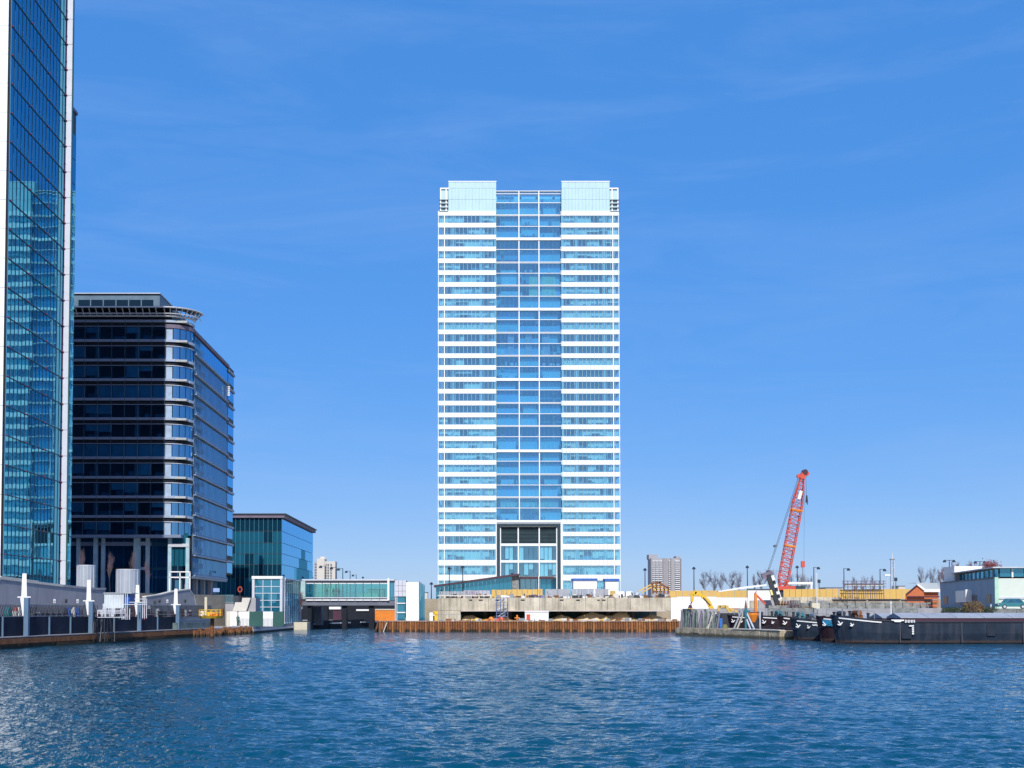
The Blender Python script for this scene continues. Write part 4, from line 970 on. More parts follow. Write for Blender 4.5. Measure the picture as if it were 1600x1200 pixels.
    for i in range(16):
        a = lerp(586, 617, i/16); b = lerp(586, 617, (i+1)/16); mb.box(ox(a), ox(b), Yo+(.06 if i % 2 else 0), Yo+2.4, 1.38, oz(953))
    mb.build('body', orange_p, g); B('roof_rail', coping_m, g, ox(586), ox(617), Yo-.05, Yo+2.4, oz(953)+.001, oz(951.5))
    for i, (a, b, c, d, m, lab, nm) in enumerate(((497,512,946,965,b2_dark,'dark kiosk in the shade under the footbridge','kiosk'),(514,532,948,952,white_paint,'white awning strip under the middle of the footbridge','awning'),(520,533,953,964,coaming_m,'maroon hut under the white awning below the footbridge','hut'),(556,576,952,954.5,white_paint,'white slanted awning under the right half of the footbridge','awning'),(557,576,955,967,b2_dark,'black hut below the slanted awning under the footbridge','hut'))):
        o = MB().box(ux(a), ux(b), Yu+i*.3, Yu+2.2+i*.3, uz(d) if nm == 'awning' else .96, uz(c)).build(nm, m); tag(o, lab, nm)
    g = thing('dock_edge', 'black dock wall with pale fender boards in the bridge shadow', 'dock wall', (-22, 230, 0))
    for i in range(8):
        A = Vector((lerp(-27.6,-16.9,i/8), lerp(206.2,250,i/8), 0)); Bv = Vector((lerp(-27.6,-16.9,(i+.96)/8), lerp(206.2,250,(i+.96)/8), 0))
        MB().prism([(A.x+.25, A.y-.1), (Bv.x+.25, Bv.y-.1), (Bv.x-.1, Bv.y), (A.x-.1, A.y)], -.4, 1.25).build('panel', b2_dark, g)
        if i not in (2, 5):
            MB().prism([(A.x+.42, A.y-.2), (Bv.x+.42, Bv.y-.6), (Bv.x+.27, Bv.y-.6), (A.x+.27, A.y-.2)], .62, .82).build('fender_board', light_steel, g)
footbridge()

# ------------------------------------------------------------------ people
def person(x, y, z, h, lab, coat, rz=0, lean=0.0):
    g = thing('person', lab, 'person', (x, y, z)); k = h/1.75
    me = bpy.data.meshes.new('body')
    J = {'pel':(0,0,.92),'spi':(0,0,1.15),'che':(0,0,1.38),'nec':(0,0,1.5),'hea':(0,0,1.6),'top':(0,0,1.72),
         'hl':(-.09,0,.88),'kl':(-.11,-.05,.48),'al':(-.11,.05,.08),'tl':(-.11,-.12,.03),'hr':(.09,0,.88),'kr':(.12,-.1,.5),'ar':(.12,-.12,.08),'tr':(.12,-.28,.03),
         'sl':(-.19,0,1.42),'el':(-.26,.03,1.14),'wl':(-.26,-.08,.9),'gl':(-.26,-.1,.8),'sr':(.19,0,1.42),'er':(.26,.03,1.14),'wr':(.25,-.12,.92),'gr':(.25,-.15,.82)}
    R_ = {'pel':.15,'spi':.13,'che':.15,'nec':.06,'hea':.095,'top':.07,'hl':.09,'kl':.06,'al':.045,'tl':.035,'hr':.09,'kr':.06,'ar':.045,'tr':.035,'sl':.065,'el':.045,'wl':.032,'gl':.035,'sr':.065,'er':.045,'wr':.032,'gr':.035}
    E = [('pel','spi'),('spi','che'),('che','nec'),('nec','hea'),('hea','top'),('pel','hl'),('hl','kl'),('kl','al'),('al','tl'),('pel','hr'),('hr','kr'),('kr','ar'),('ar','tr'),('che','sl'),('sl','el'),('el','wl'),('wl','gl'),('che','sr'),('sr','er'),('er','wr'),('wr','gr')]
    K = list(J); me.from_pydata([tuple(c*k for c in J[a]) for a in K], [(K.index(a), K.index(b)) for a, b in E], [])
    o = piece('body', me, (x, y, z), g); me.materials.append(coat)
    sk = o.modifiers.new('skin', 'SKIN'); 
    for i, a in enumerate(K):
        v = me.skin_vertices[0].data[i]; v.radius = (R_[a]*k, R_[a]*k); v.use_root = (a == 'pel')
    o.modifiers.new('sub', 'SUBSURF').levels = 1; o.modifiers['sub'].render_levels = 1; o.modifiers['skin'].use_smooth_shade = True
    g.rotation_euler = (0, 0, rz)
    bm = bmesh.new(); bmesh.ops.create_uvsphere(bm, u_segments=10, v_segments=7, radius=.1*k); hm = bpy.data.meshes.new('face'); bm.to_mesh(hm); bm.free(); hm.materials.append(skin_m)
    f = piece('face', hm, (x, y-.03*k, z+1.62*k), g); f.scale = (.82, .92, 1.15)
    bm = bmesh.new(); bmesh.ops.create_uvsphere(bm, u_segments=10, v_segments=7, radius=.108*k); hm = bpy.data.meshes.new('hair'); bm.to_mesh(hm); bm.free(); hm.materials.append(bark)
    f = piece('hair', hm, (x, y+.015*k, z+1.66*k), g); f.scale = (.86, .95, .95)
Yb = 211.5; zf = PZ(934.8, 210)
for (px, l, c) in ((511, 'person in dark clothes walking alone left of the pair on the footbridge', teal_p), (521, 'person in dark coat, left of the pair on the footbridge', cloth_d), (529.5, 'person in blue coat, right of the pair on the footbridge', mat('blue_coat', (0.02,0.08,0.16)))):
    person(PX(px, Yb), Yb, zf, 1.7, l, c, rz=.8)
person(PX(372, 171.3), 171.3, .96, 1.55, 'person in dark green standing in the gap of the white landing wall', green_p, rz=.3)

# ------------------------------------------------------------------ sheet piling, deck wall, site
def site():
    Y = 185.0
    g = thing('sheet_piling', 'long rust brown steel sheet pile wall at the waterline below the site', 'sheet pile wall', (PX(826, Y), Y, 0))
    x0, x1 = PX(592, Y), PX(1061, Y); n = 118; w_ = (x1-x0)/n
    zt = PZ(971.2, Y)
    def pile_mesh(m, dz):
        return MB().prism([(-w_*.5, .0), (-w_*.3, -.28), (w_*.18, -.28), (w_*.36, .0), (w_*.5, .0), (w_*.5, .12), (-w_*.5, .12)], -1.0, zt+dz).mesh('sheet_pile', m)
    ms = [pile_mesh(rust, 0), pile_mesh(mat('rusty_steel_pale', (0.34,0.14,0.045), .85, var=.4, scale=2, streak=.5, streak_col=(.12,.045,.02)), -.03), pile_mesh(rust2, .02)]
    rr = random.Random(9)
    for i in range(n): piece('sheet_pile', rr.choices(ms, [5,4,2])[0], (x0+w_*(i+.5), Y+.3, 0), g)
    B('capping', mat('pinkish_capping', (0.34,0.22,0.17), .8, var=.2), g, x0, x1, Y+.05, Y+.6, zt+.03, zt+.13)
    for i in range(6): MB().tube((x0-.6+i*.12, Y+.4+i*.5, -.5), (x0-.1+i*.1, Y+.4+i*.5, zt), .14, 8).build('raking_pile', rust, g)
    MB().bar((PX(599, Y), Y-.25, -.1), (PX(605, Y), Y-.25, zt-.1), .12).build('ladder', coping_m, g)
    # deck edge
    Yd = 200.0; x = lambda p: PX(p, Yd); z = lambda p: PZ(p, Yd)
    g = thing('concrete_deck', 'weathered concrete deck edge with dark recess beneath, carrying the site hoardings', 'concrete deck', (x(866), Yd, 1.38))
    cuts = [684, 720, 763, 806, 843, 880, 915, 949, 985, 1015, 1048]
    for i in range(len(cuts)-1):
        B('edge_panel', concrete, g, x(cuts[i])+.02, x(cuts[i+1])-.02, Yd+rr.uniform(0,.05), Yd+.8, z(953.6), z(934+rr.uniform(-.3,.6)))
    B('slab', concrete, g, x(684), x(1048), Yd+.81, 216.3, z(940), z(934.5))
    B('ledge', mat('pale_ledge', (0.55,0.48,0.44), .8), g, x(720), x(1040), Yd-.35, Yd+.4, z(955.2), z(953.7))
    B('abutment', concrete, g, x(684), x(719.5), Yd+.05, Yd+15, 1.38, z(953.8))
    B('cap', coping_m, g, x(684), x(766), Yd-.2, Yd+.9, z(935)+.35, z(931.8)+.2)
    B('recess_wall', mat('teal_grey_recess', (0.16,0.27,0.26), .9), g, x(719), x(1044), 212, 212.4, 1.38, z(955.5))
    for p in (760, 800, 840, 880, 920, 960, 1000, 1030): B('recess_pier', concrete, g, x(p)-.3, x(p)+.3, 209, 209.6, 1.38, z(956))
    rr2 = random.Random(12)
    for i in range(9):
        p = rr2.uniform(730, 1035); B('drain_hole', b2_dark, g, x(p), x(p)+rr2.uniform(.3,.7), Yd-.04, Yd+.01, z(938.5), z(936.8))
    # sand bank beneath
    mb = MB(); n = 60; Ys0, Ys1 = 200.6, 209.0; A = []; Bt = []
    rr = random.Random(21)
    for i in range(n+1):
        p = lerp(722, 1046, i/n); hz = 1.38+.55+.35*math.sin(i*.7)+rr.uniform(-.12,.12) + (.5 if 905 < p < 985 else 0)
        A.append((x(p), Ys0+rr.uniform(-.5,.5), 1.385)); Bt.append((x(p), Ys0+1.3, hz))
    mb.quadstrip(A, Bt); C3 = [(a[0], Ys1, a[2]-.2) for a in Bt]; mb.quadstrip(Bt, C3)
    stuff(mb.build('sand_bank', sand, smooth=True))
    # scaffold access tower
    Yt = 199.0; x = lambda p: PX(p, Yt); z = lambda p: PZ(p, Yt)
    g = thing('scaffold_tower', 'blue grey scaffold stair tower against the concrete deck', 'scaffold tower', (x(784), Yt, 1.38))
    for p in (775.5, 782, 787, 793):
        for yy in (Yt-1.2, Yt-.1): MB().bar((x(p), yy, 1.38), (x(p), yy, z(933.5)), .08).build('standard', scaf_blue, g)
    for q in (934, 941, 945.5, 953.5, 958, 963):
        MB().bar((x(775), Yt-1.25, z(q)), (x(793.5), Yt-1.25, z(q)), .08).build('ledger', scaf_blue, g)
    for (a, b, c, d) in ((776,941,792,934),(776,953,790,946),(778,963,792,954),(776,968,790,960)): MB().bar((x(a), Yt-.9, z(b)), (x(c), Yt-.9, z(d)), .12).build('stair', light_steel, g)
    # white cabin with red door
    Yc = 198.0; x = lambda p: PX(p, Yc); z = lambda p: PZ(p, Yc)
    g = thing('site_cabin', 'small white cabin with a red door under the concrete deck', 'site cabin', (x(839), Yc, 1.38))
    B('walls', white_paint, g, x(820.5), x(857), Yc, Yc+2.6, 1.38, z(956.6)); B('roof', white_clad, g, x(819.8), x(857.6), Yc-.1, Yc+2.7, z(956.6)+.002, z(955.4))
    B('door', red_p, g, x(822.6), x(828.4), Yc-.06, Yc-.005, 1.45, z(959.8)); B('handle', steel, g, x(827.2), x(827.8), Yc-.1, Yc-.062, z(965), z(964.4))
    # small machines and piles on the platform
    def heap(px0, px1, py, Yh, m, name, lab, cat):
        mb = MB(); r = random.Random(px0)
        for i in range(14):
            p = r.uniform(px0, px1); h = (1-abs((p-px0)/(px1-px0)-.5)*1.6); q = P(p, py, Yh)
            s = r.uniform(.25,.55); zc = 1.38+max(.1,(q.z-1.38)*h*r.uniform(.4,.9))
            q0 = Vector((q.x, Yh+r.uniform(-.6,.6), 1.38)); mb.tube(q0, (q0.x+r.uniform(-.2,.2), q0.y+r.uniform(-.2,.2), zc+.1), s*1.1, 6, s*.35)
        tag(mb.build(name, m), lab, cat)
    heap(738, 752, 965, 194, yellow_p, 'dumper', 'yellow skip of scrap left of the orange heap on the platform', 'skip')
    heap(762, 773, 963, 194, orange_p, 'netting_heap', 'orange netting heap left of the scaffold tower', 'heap')
    heap(777, 788, 962, 193, red_p, 'netting_heap', 'red netting heap at the foot of the scaffold tower', 'heap')
    heap(880, 900, 965, 195, rust, 'scrap_heap', 'brown scrap heap right of the white cabin', 'heap')
    heap(941, 952, 964, 194, yellow_p, 'sack_heap', 'yellow sack heap on the platform below the long deck', 'heap')
    heap(960, 982, 965, 196, rust2, 'timber_heap', 'dark timber heap right of the yellow sacks', 'heap')
    for i, (p, yt, m, lab) in enumerate(((808, 961, orange_p, 'orange post left of the red door'), (680.5, 955, yellow_p, 'yellow panel post beside the lift tower'), (675, 957, white_paint, 'white panel post beside the lift tower'))):
        q = P(p, yt, 196); mb = MB(); mb.box(q.x-.12-.25*(i > 0), q.x+.12+.25*(i > 0), 196, 196.15, 1.38, q.z).box(q.x-.4, q.x+.4, 195.9, 195.99, q.z-.5, q.z-.35); tag(mb.build('barrier_post', m), lab, 'post')
    g = thing('platform_railing', 'thin steel railing at the left end of the sheet pile platform', 'railing', (PX(700,190), 190, 1.38))
    for p in range(684, 723, 6): MB().bar((PX(p,190), 190, 1.38), (PX(p,190), 190, PZ(960,190)), .05).build('post', steel, g)
    MB().bar((PX(684,190), 190, PZ(960,190)), (PX(720,190), 190, PZ(960,190)), .06).build('rail', steel, g)
    # hoardings on the deck
    def hoard(p0, p1, yt, yb, Yh, m, npan, name, lab, zb=None):
        t = thing(name, lab, 'hoarding', (PX((p0+p1)/2, Yh), Yh, zb if zb else PZ(yb, Yh)))
        r = random.Random(int(p0))
        for i in range(npan):
            a = lerp(p0, p1, i/npan); b = lerp(p0, p1, (i+1)/npan); yy = (yt if not isinstance(yt, tuple) else lerp(yt[0], yt[1], (i+.5)/npan))
            B('panel', m, t, PX(a, Yh)+.03, PX(b, Yh)-.03, Yh+r.uniform(0,.05), Yh+.12, zb if zb else PZ(yb, Yh), PZ(yy+r.uniform(-.3,.3), Yh))
        return t
    zdk = PZ(934.4, 200)
    hoard(686, 730, 924, 933, 204, grey_h, 8, 'hoarding', 'grey hoarding at the left end of the deck', zdk)
    hoard(724, 766, 922.5, 933, 206, mat('mauve_hoarding', (0.40,0.36,0.42), .7), 7, 'hoarding', 'mauve grey hoarding left of the ochre boards', zdk)
    hoard(768, 848, (921.5, 920.5), 931, 206, orange_h, 10, 'hoarding', 'ochre board hoarding in front of the tower entrance', zdk)
    hoard(852, 891, 920.5, 932, 204, grey_h, 4, 'hoarding', 'first grey hoarding right of the ochre boards', zdk)
    hoard(892.5, 928, 920.5, 932, 204, mat('blue_grey_hoarding', (0.33,0.36,0.42), .7), 4, 'hoarding', 'blue grey hoarding in the middle of the deck', zdk)
    hoard(930, 951, 920, 932, 203, grey_h, 3, 'hoarding', 'narrow grey hoarding beside the small ochre one', zdk)
    hoard(953, 961, 923, 932, 203, orange_h, 1, 'hoarding', 'small single ochre board beside the white container', zdk)
    g = thing('crush_barrier', 'row of low steel barriers along the deck edge', 'barrier', (PX(900, 201.2), 201.2, zdk))
    for i in range(15):
        p = 852+i*7; MB().bar((PX(p,201.2), 201.2, zdk), (PX(p,201.2), 201.2, PZ(928,201.2)), .05).build('post', steel, g)
    MB().bar((PX(852,201.2), 201.2, PZ(928,201.2)), (PX(950,201.2), 201.2, PZ(928,201.2)), .05).build('rail', steel, g)
    for i, (a, b, c, lab) in enumerate(((783,800,930.5,'white block pallet right above the scaffold tower'),(808,820,931,'white block pallet on the deck before the ochre boards'),(880,890,931.5,'white block pallet before the first grey hoarding'),(906,922,931,'white block pallet before the blue grey hoarding'),(1000,1008,931,'white block pallet beside the vans'))):
        r = random.Random(i); mb = MB()
        for k in range(4): mb.box(lerp(PX(a,201.6), PX(b,201.6), k/4)+.02, lerp(PX(a,201.6), PX(b,201.6), (k+1)/4)-.02, 201.6, 202.4, zdk, PZ(c, 201.6)+r.uniform(-.06,.06))
        tag(mb.build('block_pallet', white_paint), lab, 'pallet', 'white block pallets on the deck')
    tag(MB().xprism([(PX(833,201.5), zdk), (PX(836,201.5), zdk+.3), (PX(849,201.5), zdk+.35), (PX(850,201.5), zdk)], 201.4, 202.6).build('tarpaulin', mat('violet_tarp', (0.18,0.16,0.38), .6)), 'violet blue tarpaulin heap on the deck before the ochre boards', 'tarpaulin')
    rc = random.Random(77); cl = {0: MB(), 1: MB(), 2: MB(), 3: MB()}
    for i in range(150):
        p = rc.uniform(688, 1044); yy = rc.uniform(200.9, 203.2); h = rc.choice([.15,.25,.4,.6])*rc.uniform(.7,1.2); w2 = rc.uniform(.1,.9)
        X_ = PX(p, yy); cl[rc.randrange(4)].box(X_, X_+w2, yy, yy+.4, zdk, zdk+h)
    for i in range(50):
        p = rc.uniform(690, 1040); X_ = PX(p, 202); cl[rc.randrange(4)].bar((X_, 202, zdk), (X_+rc.uniform(-.5,.5), 202.2, zdk+rc.uniform(.5,1.3)), .05)
    for k, m_ in enumerate((rust2, steel, coping_m, dark_metal)): tag(stuff(cl[k].build('site_materials', m_)), ['rusty','grey steel','pale','black'][k]+' loose building materials strewn along the top of the concrete deck', 'building materials')
    cl = {0: MB(), 1: MB(), 2: MB()}
    for i in range(90):
        p = rc.uniform(684, 1058); yy = rc.uniform(186.5, 196); X_ = PX(p, yy); h = rc.uniform(.1,.55); cl[i%3].box(X_, X_+rc.uniform(.1,.9), yy, yy+.3, 1.38, 1.38+h)
    for k, m_ in enumerate((rust, steel, coping_m)): tag(stuff(cl[k].build('site_materials', m_)), ['rusty','grey steel','pale'][k]+' loose materials scattered on the low platform behind the sheet piles', 'building materials')
    # cabins with blue roofs
    for (a, b, yt, yr, lab) in ((896, 932.5, 907, 903.8, 'wide white site cabin with blue roof before the tower'), (946, 966.5, 908, 904.2, 'narrow white site cabin with blue roof before the tower')):
        Yh = 240; g = thing('site_cabin', lab, 'site cabin', (PX((a+b)/2, Yh), Yh, 5.2))
        B('walls', white_paint, g, PX(a, Yh), PX(b, Yh), Yh, Yh+3, 5.2, PZ(yt, Yh)); B('roof', blue_p, g, PX(a-1.2, Yh), PX(b+1.2, Yh), Yh-.2, Yh+3.2, PZ(yt, Yh)+.002, PZ(yr, Yh))
        B('joint', grey_h, g, PX(a, Yh), PX(b, Yh), Yh-.03, Yh-.002, PZ(920.6, Yh), PZ(920, Yh))
    # white container & vans
    def van(p0, p1, yt, Yh, m, lab):
        z0 = zdk if Yh < 216 else 5.2; X0, X1 = PX(p0, Yh), PX(p1, Yh); zt = PZ(yt, Yh); h = zt-z0; L = X1-X0
        g = thing('parked_van', lab, 'van', ((X0+X1)/2, Yh, z0), 'vans parked on the deck')
        prof = [(X0,z0+.2*h),(X0,zt),(X0+.72*L,zt),(X0+.86*L,z0+.55*h),(X1,z0+.48*h),(X1,z0+.2*h)]
        MB().xprism(prof, Yh, Yh+1.7).build('body', m, g)
        MB().xprism([(X0+.60*L,z0+.55*h),(X0+.60*L,z0+.88*h),(X0+.71*L,z0+.88*h),(X0+.82*L,z0+.55*h)], Yh-.02, Yh-.003).build('window', dark_metal, g)
        for c in (.2, .8):
            w_ = MB().tube((X0+c*L, Yh-.05, z0+.17*h), (X0+c*L, Yh+.2, z0+.17*h), .17*h, 14).build('wheel', dark_metal, g)
            MB().tube((X0+c*L, Yh-.07, z0+.17*h), (X0+c*L, Yh-.052, z0+.17*h), .09*h, 10).build('rim', light_steel, w_)
    tag(MB().box(PX(961.5,204), PX(976,204), 204, 206, zdk, PZ(924,204)).box(PX(968.5,204), PX(969,204), 203.96, 203.999, zdk, PZ(924.4,204)).build('container', white_paint), 'white container right of the small ochre board', 'container')
    van(978, 992, 924, 203.5, white_paint, 'white van parked right of the white container on the deck')
    van(993, 1001, 926, 207, light_steel, 'small silver van behind the white van on the deck')
    # ochre formwork stack
    Yh = 225; g = thing('formwork', 'ochre timber formwork frame rising above the hoardings near the distant flats', 'formwork', (PX(1025,Yh), Yh, 5.2))
    for (a, b, c, d) in ((998,924,1022,911),(1003,926,1024,914),(1020,928,1020,910),(1026,928,1026,909),(1032,928,1032,911),(1038,928,1038,914),(1044,928,1044,916),(1018,911,1034,910),(1018,916,1045,918),(1020,921,1046,922),(1022,926,1028,910),(1030,910,1046,920)):
        MB().bar((PX(a,Yh), Yh+(a%3)*.3, PZ(b,Yh)), (PX(c,Yh), Yh+(a%3)*.3, PZ(d,Yh)), .22).build('beam', orange_h if (a+c)%3 else rust, g)
    # long ochre hoarding to the right
    hoard(1046, 1168, (923, 922.5), 935, 219, orange_h, 12, 'long_hoarding', 'long ochre hoarding from the formwork to the crane', 5.2)
    hoard(1224, 1310, (920.5, 920), 935, 224, orange_h, 9, 'long_hoarding', 'long ochre hoarding right of the red crane', 5.2)
    hoard(1311, 1430, (921, 920), 937, 264, orange_h, 12, 'long_hoarding', 'ochre hoarding reaching to the orange brick house', 5.2)
    g = thing('scaffold_cage', 'brown scaffold cage above the ochre hoarding right of the crane', 'scaffold', (PX(1350,262), 262, 5.2))
    for p in range(1318, 1385, 7): MB().bar((PX(p,262.5), 262.5, 5.2), (PX(p,262.5), 262.5, PZ(907,262.5)), .12).build('standard', parapet_m, g)
    for q in (908, 912, 917): MB().bar((PX(1316,262.5), 262.4, PZ(q,262.5)), (PX(1384,262.5), 262.4, PZ(q,262.5)), .12).build('ledger', parapet_m, g)
    B('board', coping_m, g, PX(1322,262.5), PX(1380,262.5), 262.6, 263.5, PZ(915,262.5), PZ(912.5,262.5))
    # white tank block
    Yw = 203.0; g = thing('white_screen_wall', 'long white screen wall behind the yellow excavator arm', 'screen wall', (PX(1108,Yw), Yw, 1.38))
    for i in range(10):
        a = lerp(1048, 1168, i/10); b = lerp(1048, 1168, (i+1)/10)
        B('panel', tank_m, g, PX(a,Yw)+.008, PX(b,Yw)-.008, Yw, Yw+.3, 1.38, PZ(933.6,Yw))
    B('top_rail', light_steel, g, PX(1058,Yw), PX(1120,Yw), Yw+.31, Yw+.6, PZ(933.8,Yw), PZ(932.2,Yw))
    Yw = 214; g = thing('white_shed', 'white shed with a sloped white roof left of the crane', 'shed', (PX(1186,Yw), Yw, 3.3))
    B('wall', white_paint, g, PX(1168.5,Yw), PX(1204,Yw), Yw, Yw+.9, 3.3, PZ(921,Yw))
    MB().xprism([(PX(1124,Yw), PZ(923.5,Yw)), (PX(1165,Yw), PZ(916.5,Yw)), (PX(1200,Yw), PZ(912.8,Yw)), (PX(1200,Yw), PZ(915,Yw)), (PX(1124,Yw), PZ(925,Yw))], Yw+1, Yw+1.9).build('roof', white_paint, g)
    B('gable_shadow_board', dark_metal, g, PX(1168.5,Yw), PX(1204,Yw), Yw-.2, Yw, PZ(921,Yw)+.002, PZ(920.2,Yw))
    Yw = 300; g = thing('white_canopy', 'flat white canopy on white posts right of the red crane', 'canopy', (PX(1246,Yw), Yw, 5.2))
    B('roof', white_paint, g, PX(1228,Yw), PX(1270,Yw), Yw, Yw+6, PZ(913,Yw), PZ(909.5,Yw))
    for p in (1230, 1268): B('post', white_paint, g, PX(p,Yw)-.2, PX(p,Yw)+.2, Yw, Yw+.3, 5.2, PZ(913.1,Yw))
    B('screen', slate_wall, g, PX(1232,Yw), PX(1266,Yw), Yw+4, Yw+4.2, 5.2, PZ(915,Yw))
site()

# ------------------------------------------------------------------ jetty and clutter
def jetty():
    g = thing('stone_jetty', 'long worn stone jetty edge left of the barge bows', 'jetty', (31, 153, 0))
    A = Vector((PX(1055,163.5), 163.5, 0)); Bv = Vector((PX(1219,141.2), 141.2, 0)); d = (Bv-A).normalized(); n = Vector((-d.y, d.x, 0)); L = (Bv-A).length
    rr = random.Random(3); zt = .95
    k = 12
    for i in range(k):
        s0, s1 = L*i/k+.02, L*(i+1)/k-.02
        if i < 6:
            for (z0, z1, o) in ((-.5, .36, rr.uniform(-.06,.04)), (.39, zt-.12, rr.uniform(-.05,.05))):
                a, b = A+d*s0-n*0+n*o, A+d*s1+n*o
                MB().prism([xy(a), xy(b), xy(A+d*s1+n*1.2), xy(A+d*s0+n*1.2)], z0, z1).build('stone', jetty_m, g)
        else:
            o = rr.uniform(-.05,.05)-.15; MB().prism([xy(A+d*s0+n*o), xy(A+d*s1+n*o), xy(A+d*s1+n*1.2), xy(A+d*s0+n*1.2)], -.5, zt-.1).build('stone', jetty_m, g)
        if i >= 7 : MB().prism([xy(A+d*s0-n*.2), xy(A+d*s1-n*.2), xy(A+d*s1+n*.6), xy(A+d*s0+n*.6)], zt+.0, zt+.1).build('coping', coping_m, g)
    MB().prism([xy(A), xy(Bv), xy(Bv+n*5), xy(A+n*5)], -.5, zt-.015).build('deck', jetty_m, g)
    def J(px, off, z=0):
        o = A+n*off; kx = (px-CX0)/FOC; s = (kx*o.y-o.x)/(d.x-kx*d.y); p = o+d*s; return Vector((p.x, p.y, z))
    # leaning piles
    for i in range(17):
        px = 1064+i*3.5; r = rr.uniform(.10,.2); h = rr.uniform(1.6,2.1); ln = rr.uniform(.1,.5) if i > 7 else rr.uniform(0,.2)
        a = J(px, 1.0+rr.uniform(0,.8), zt-.02); b = a+Vector((ln, .3, h)); m = MB().tube(a, b, r, 7, r*.8); m.tube(b, b+Vector((-.18+rr.uniform(0,.1), 0, .3)), r*.5, 5)
        tag(m.build('leaning_pile', post_g if i%4 else parapet_m), 'leaning mooring pile, %s from the left end of the jetty' % 'first second third fourth fifth sixth seventh eighth ninth tenth eleventh twelfth thirteenth fourteenth fifteenth sixteenth seventeenth'.split()[i], 'pile', 'leaning piles on the jetty')
    for i, (p0, p1, y1, lab) in enumerate(((1104,1118,958,'long slanting pale pole, first from the left of the jetty props'),(1146,1158,955,'long slanting pale pole crossing near the tall jetty post'),(1151,1162,956,'slanting blue grey pole beside the tall jetty post'),(1178,1165,955,'pale pole slanting left beside the orange hopper'),(1106,1113,960,'short slanting pole in the middle of the jetty props'),(1172,1163,958,'steep pale pole right of the tall jetty post'))):
        a = J(p0, 1.3, zt); b = J(p1, 1.6, 0); b.z = PZ(y1, b.y)
        tag(MB().tube(a, b, .11, 7).build('slanting_pole', light_steel if i%2 else coping_m), lab, 'pole', 'slanting poles on the jetty')
    a = J(1165, 1.4, zt); b = a.copy(); b.z = PZ(938, a.y)
    g = thing('jetty_post', 'tall teal post with a rusty pointed top in the middle of the jetty', 'post', a)
    c = b.copy(); c.z = PZ(950, a.y); MB().tube(a, c, .16, 8).build('shaft', teal_p, g); MB().tube(c, b, .17, 8, .04).build('point', rust, g)
    a = J(1187, 1.5, zt); c = a.copy(); c.z = PZ(955, a.y); tag(MB().tube(a, c, .09, 8).tube(c, c+Vector((0,0,.08)), .14, 8).build('thin_post', light_steel), 'slim grey post right of the orange hopper', 'post')
    tag(MB().box(J(1123,2).x, J(1130,2).x, J(1125,2).y, J(1125,2).y+.7, zt, PZ(966, J(1125,2).y)).box(J(1123.5,2).x, J(1129.5,2).x, J(1125,2).y-.03, J(1125,2).y, zt+.15, zt+.7).build('blue_bin', mat('bright_blue', (.03,.14,.45), .5)), 'bright blue bin in the middle of the jetty', 'bin')
    tag(MB().tube(J(1132,2.2,zt-.01), J(1132,2.2,zt+.5), .4, 8, .25).build('rope_coil', mat('mossy_rope', (0.16,0.15,0.05), .9)), 'mossy coil of rope beside the blue bin', 'rope')
    # orange hopper
    Yh = J(1176, 2.2).y; q = J(1176, 2.2); x = lambda p: PX(p, Yh); z = lambda p: PZ(p, Yh)
    g = thing('orange_hopper', 'orange funnel hopper on legs near the tall jetty post', 'hopper', (q.x, q.y, zt))
    r1 = (x(1185)-x(1168))/2; c = x(1176.5)
    MB().tube((c, Yh, z(972)), (c, Yh, z(961)), .25, 12, r1).build('funnel', orange_p, g); MB().tube((c, Yh, z(961)+.002), (c, Yh, z(957.5)), r1, 12).build('rim', orange_p, g)
    for s_ in (-1, 1): MB().bar((c+s_*.9, Yh, zt), (c+s_*.65, Yh, z(959)), .1).build('leg', steel, g)
    # orange loader crane
    Yl = 166; x = lambda p: PX(p, Yl); z = lambda p: PZ(p, Yl)
    g = thing('loader_crane', 'small orange red folding crane arm behind the hopper', 'crane', (x(1181), Yl, 0))
    B('mast', orange_p, g, x(1178.5), x(1182.5), Yl-.15, Yl+.15, .3, z(927)); MB().bar((x(1180), Yl, z(928)), (x(1196), Yl, z(944)), .22).build('jib', red_p, g)
    MB().tube((x(1179), Yl, z(929)), (x(1182), Yl, z(923.5)), .14, 6, .05).build('tip', red_p, g); B('base', dark_metal, g, x(1173), x(1190), Yl-.8, Yl+.8, -.3, z(956))
    # yellow excavator
    Ye = 190; x = lambda p: PX(p, Ye); z = lambda p: PZ(p, Ye); zg = 1.38
    g = thing('excavator', 'yellow long reach excavator with its arm raised before the white screen wall', 'excavator', (x(1125), Ye, zg))
    for s_ in (0, 2.0):
        m = MB()
        X0, X1 = x(1112), x(1148)
        m.xprism([(X0+.3,zg),(X1-.3,zg),(X1,zg+.3),(X1-.2,zg+.65),(X0+.2,zg+.65),(X0,zg+.3)], Ye-1.2+s_, Ye-.7+s_); m.build('track', dark_metal, g)
    B('body', yellow_p, g, x(1118), x(1152), Ye-1, Ye+1.2, zg+.7, z(953)); 
    cb = B('cab', yellow_p, g, x(1122), x(1136), Ye-1.15, Ye-.1, z(957), z(946)); B('window', g_dark, cb, x(1123.5), x(1134.5), Ye-1.18, Ye-1.152, z(955), z(947.5))
    B('engine_cover', orange_p, g, x(1138), x(1154), Ye-.9, Ye+1, z(953)+.003, z(950))
    def arm(pts, w0, w1, name):
        m = MB(); n_ = len(pts)
        for i in range(n_-1):
            a = P(*pts[i], Ye+.3); b = P(*pts[i+1], Ye+.3); m.bar(a, b, .35, lerp(w0, w1, i/(n_-1)))
        m.build(name, yellow_p, g)
    arm([(1113,953),(1106,939),(1097,931),(1086,925.5)], .62, .42, 'boom'); arm([(1087,924),(1082,929),(1081,940)], .5, .35, 'stick')
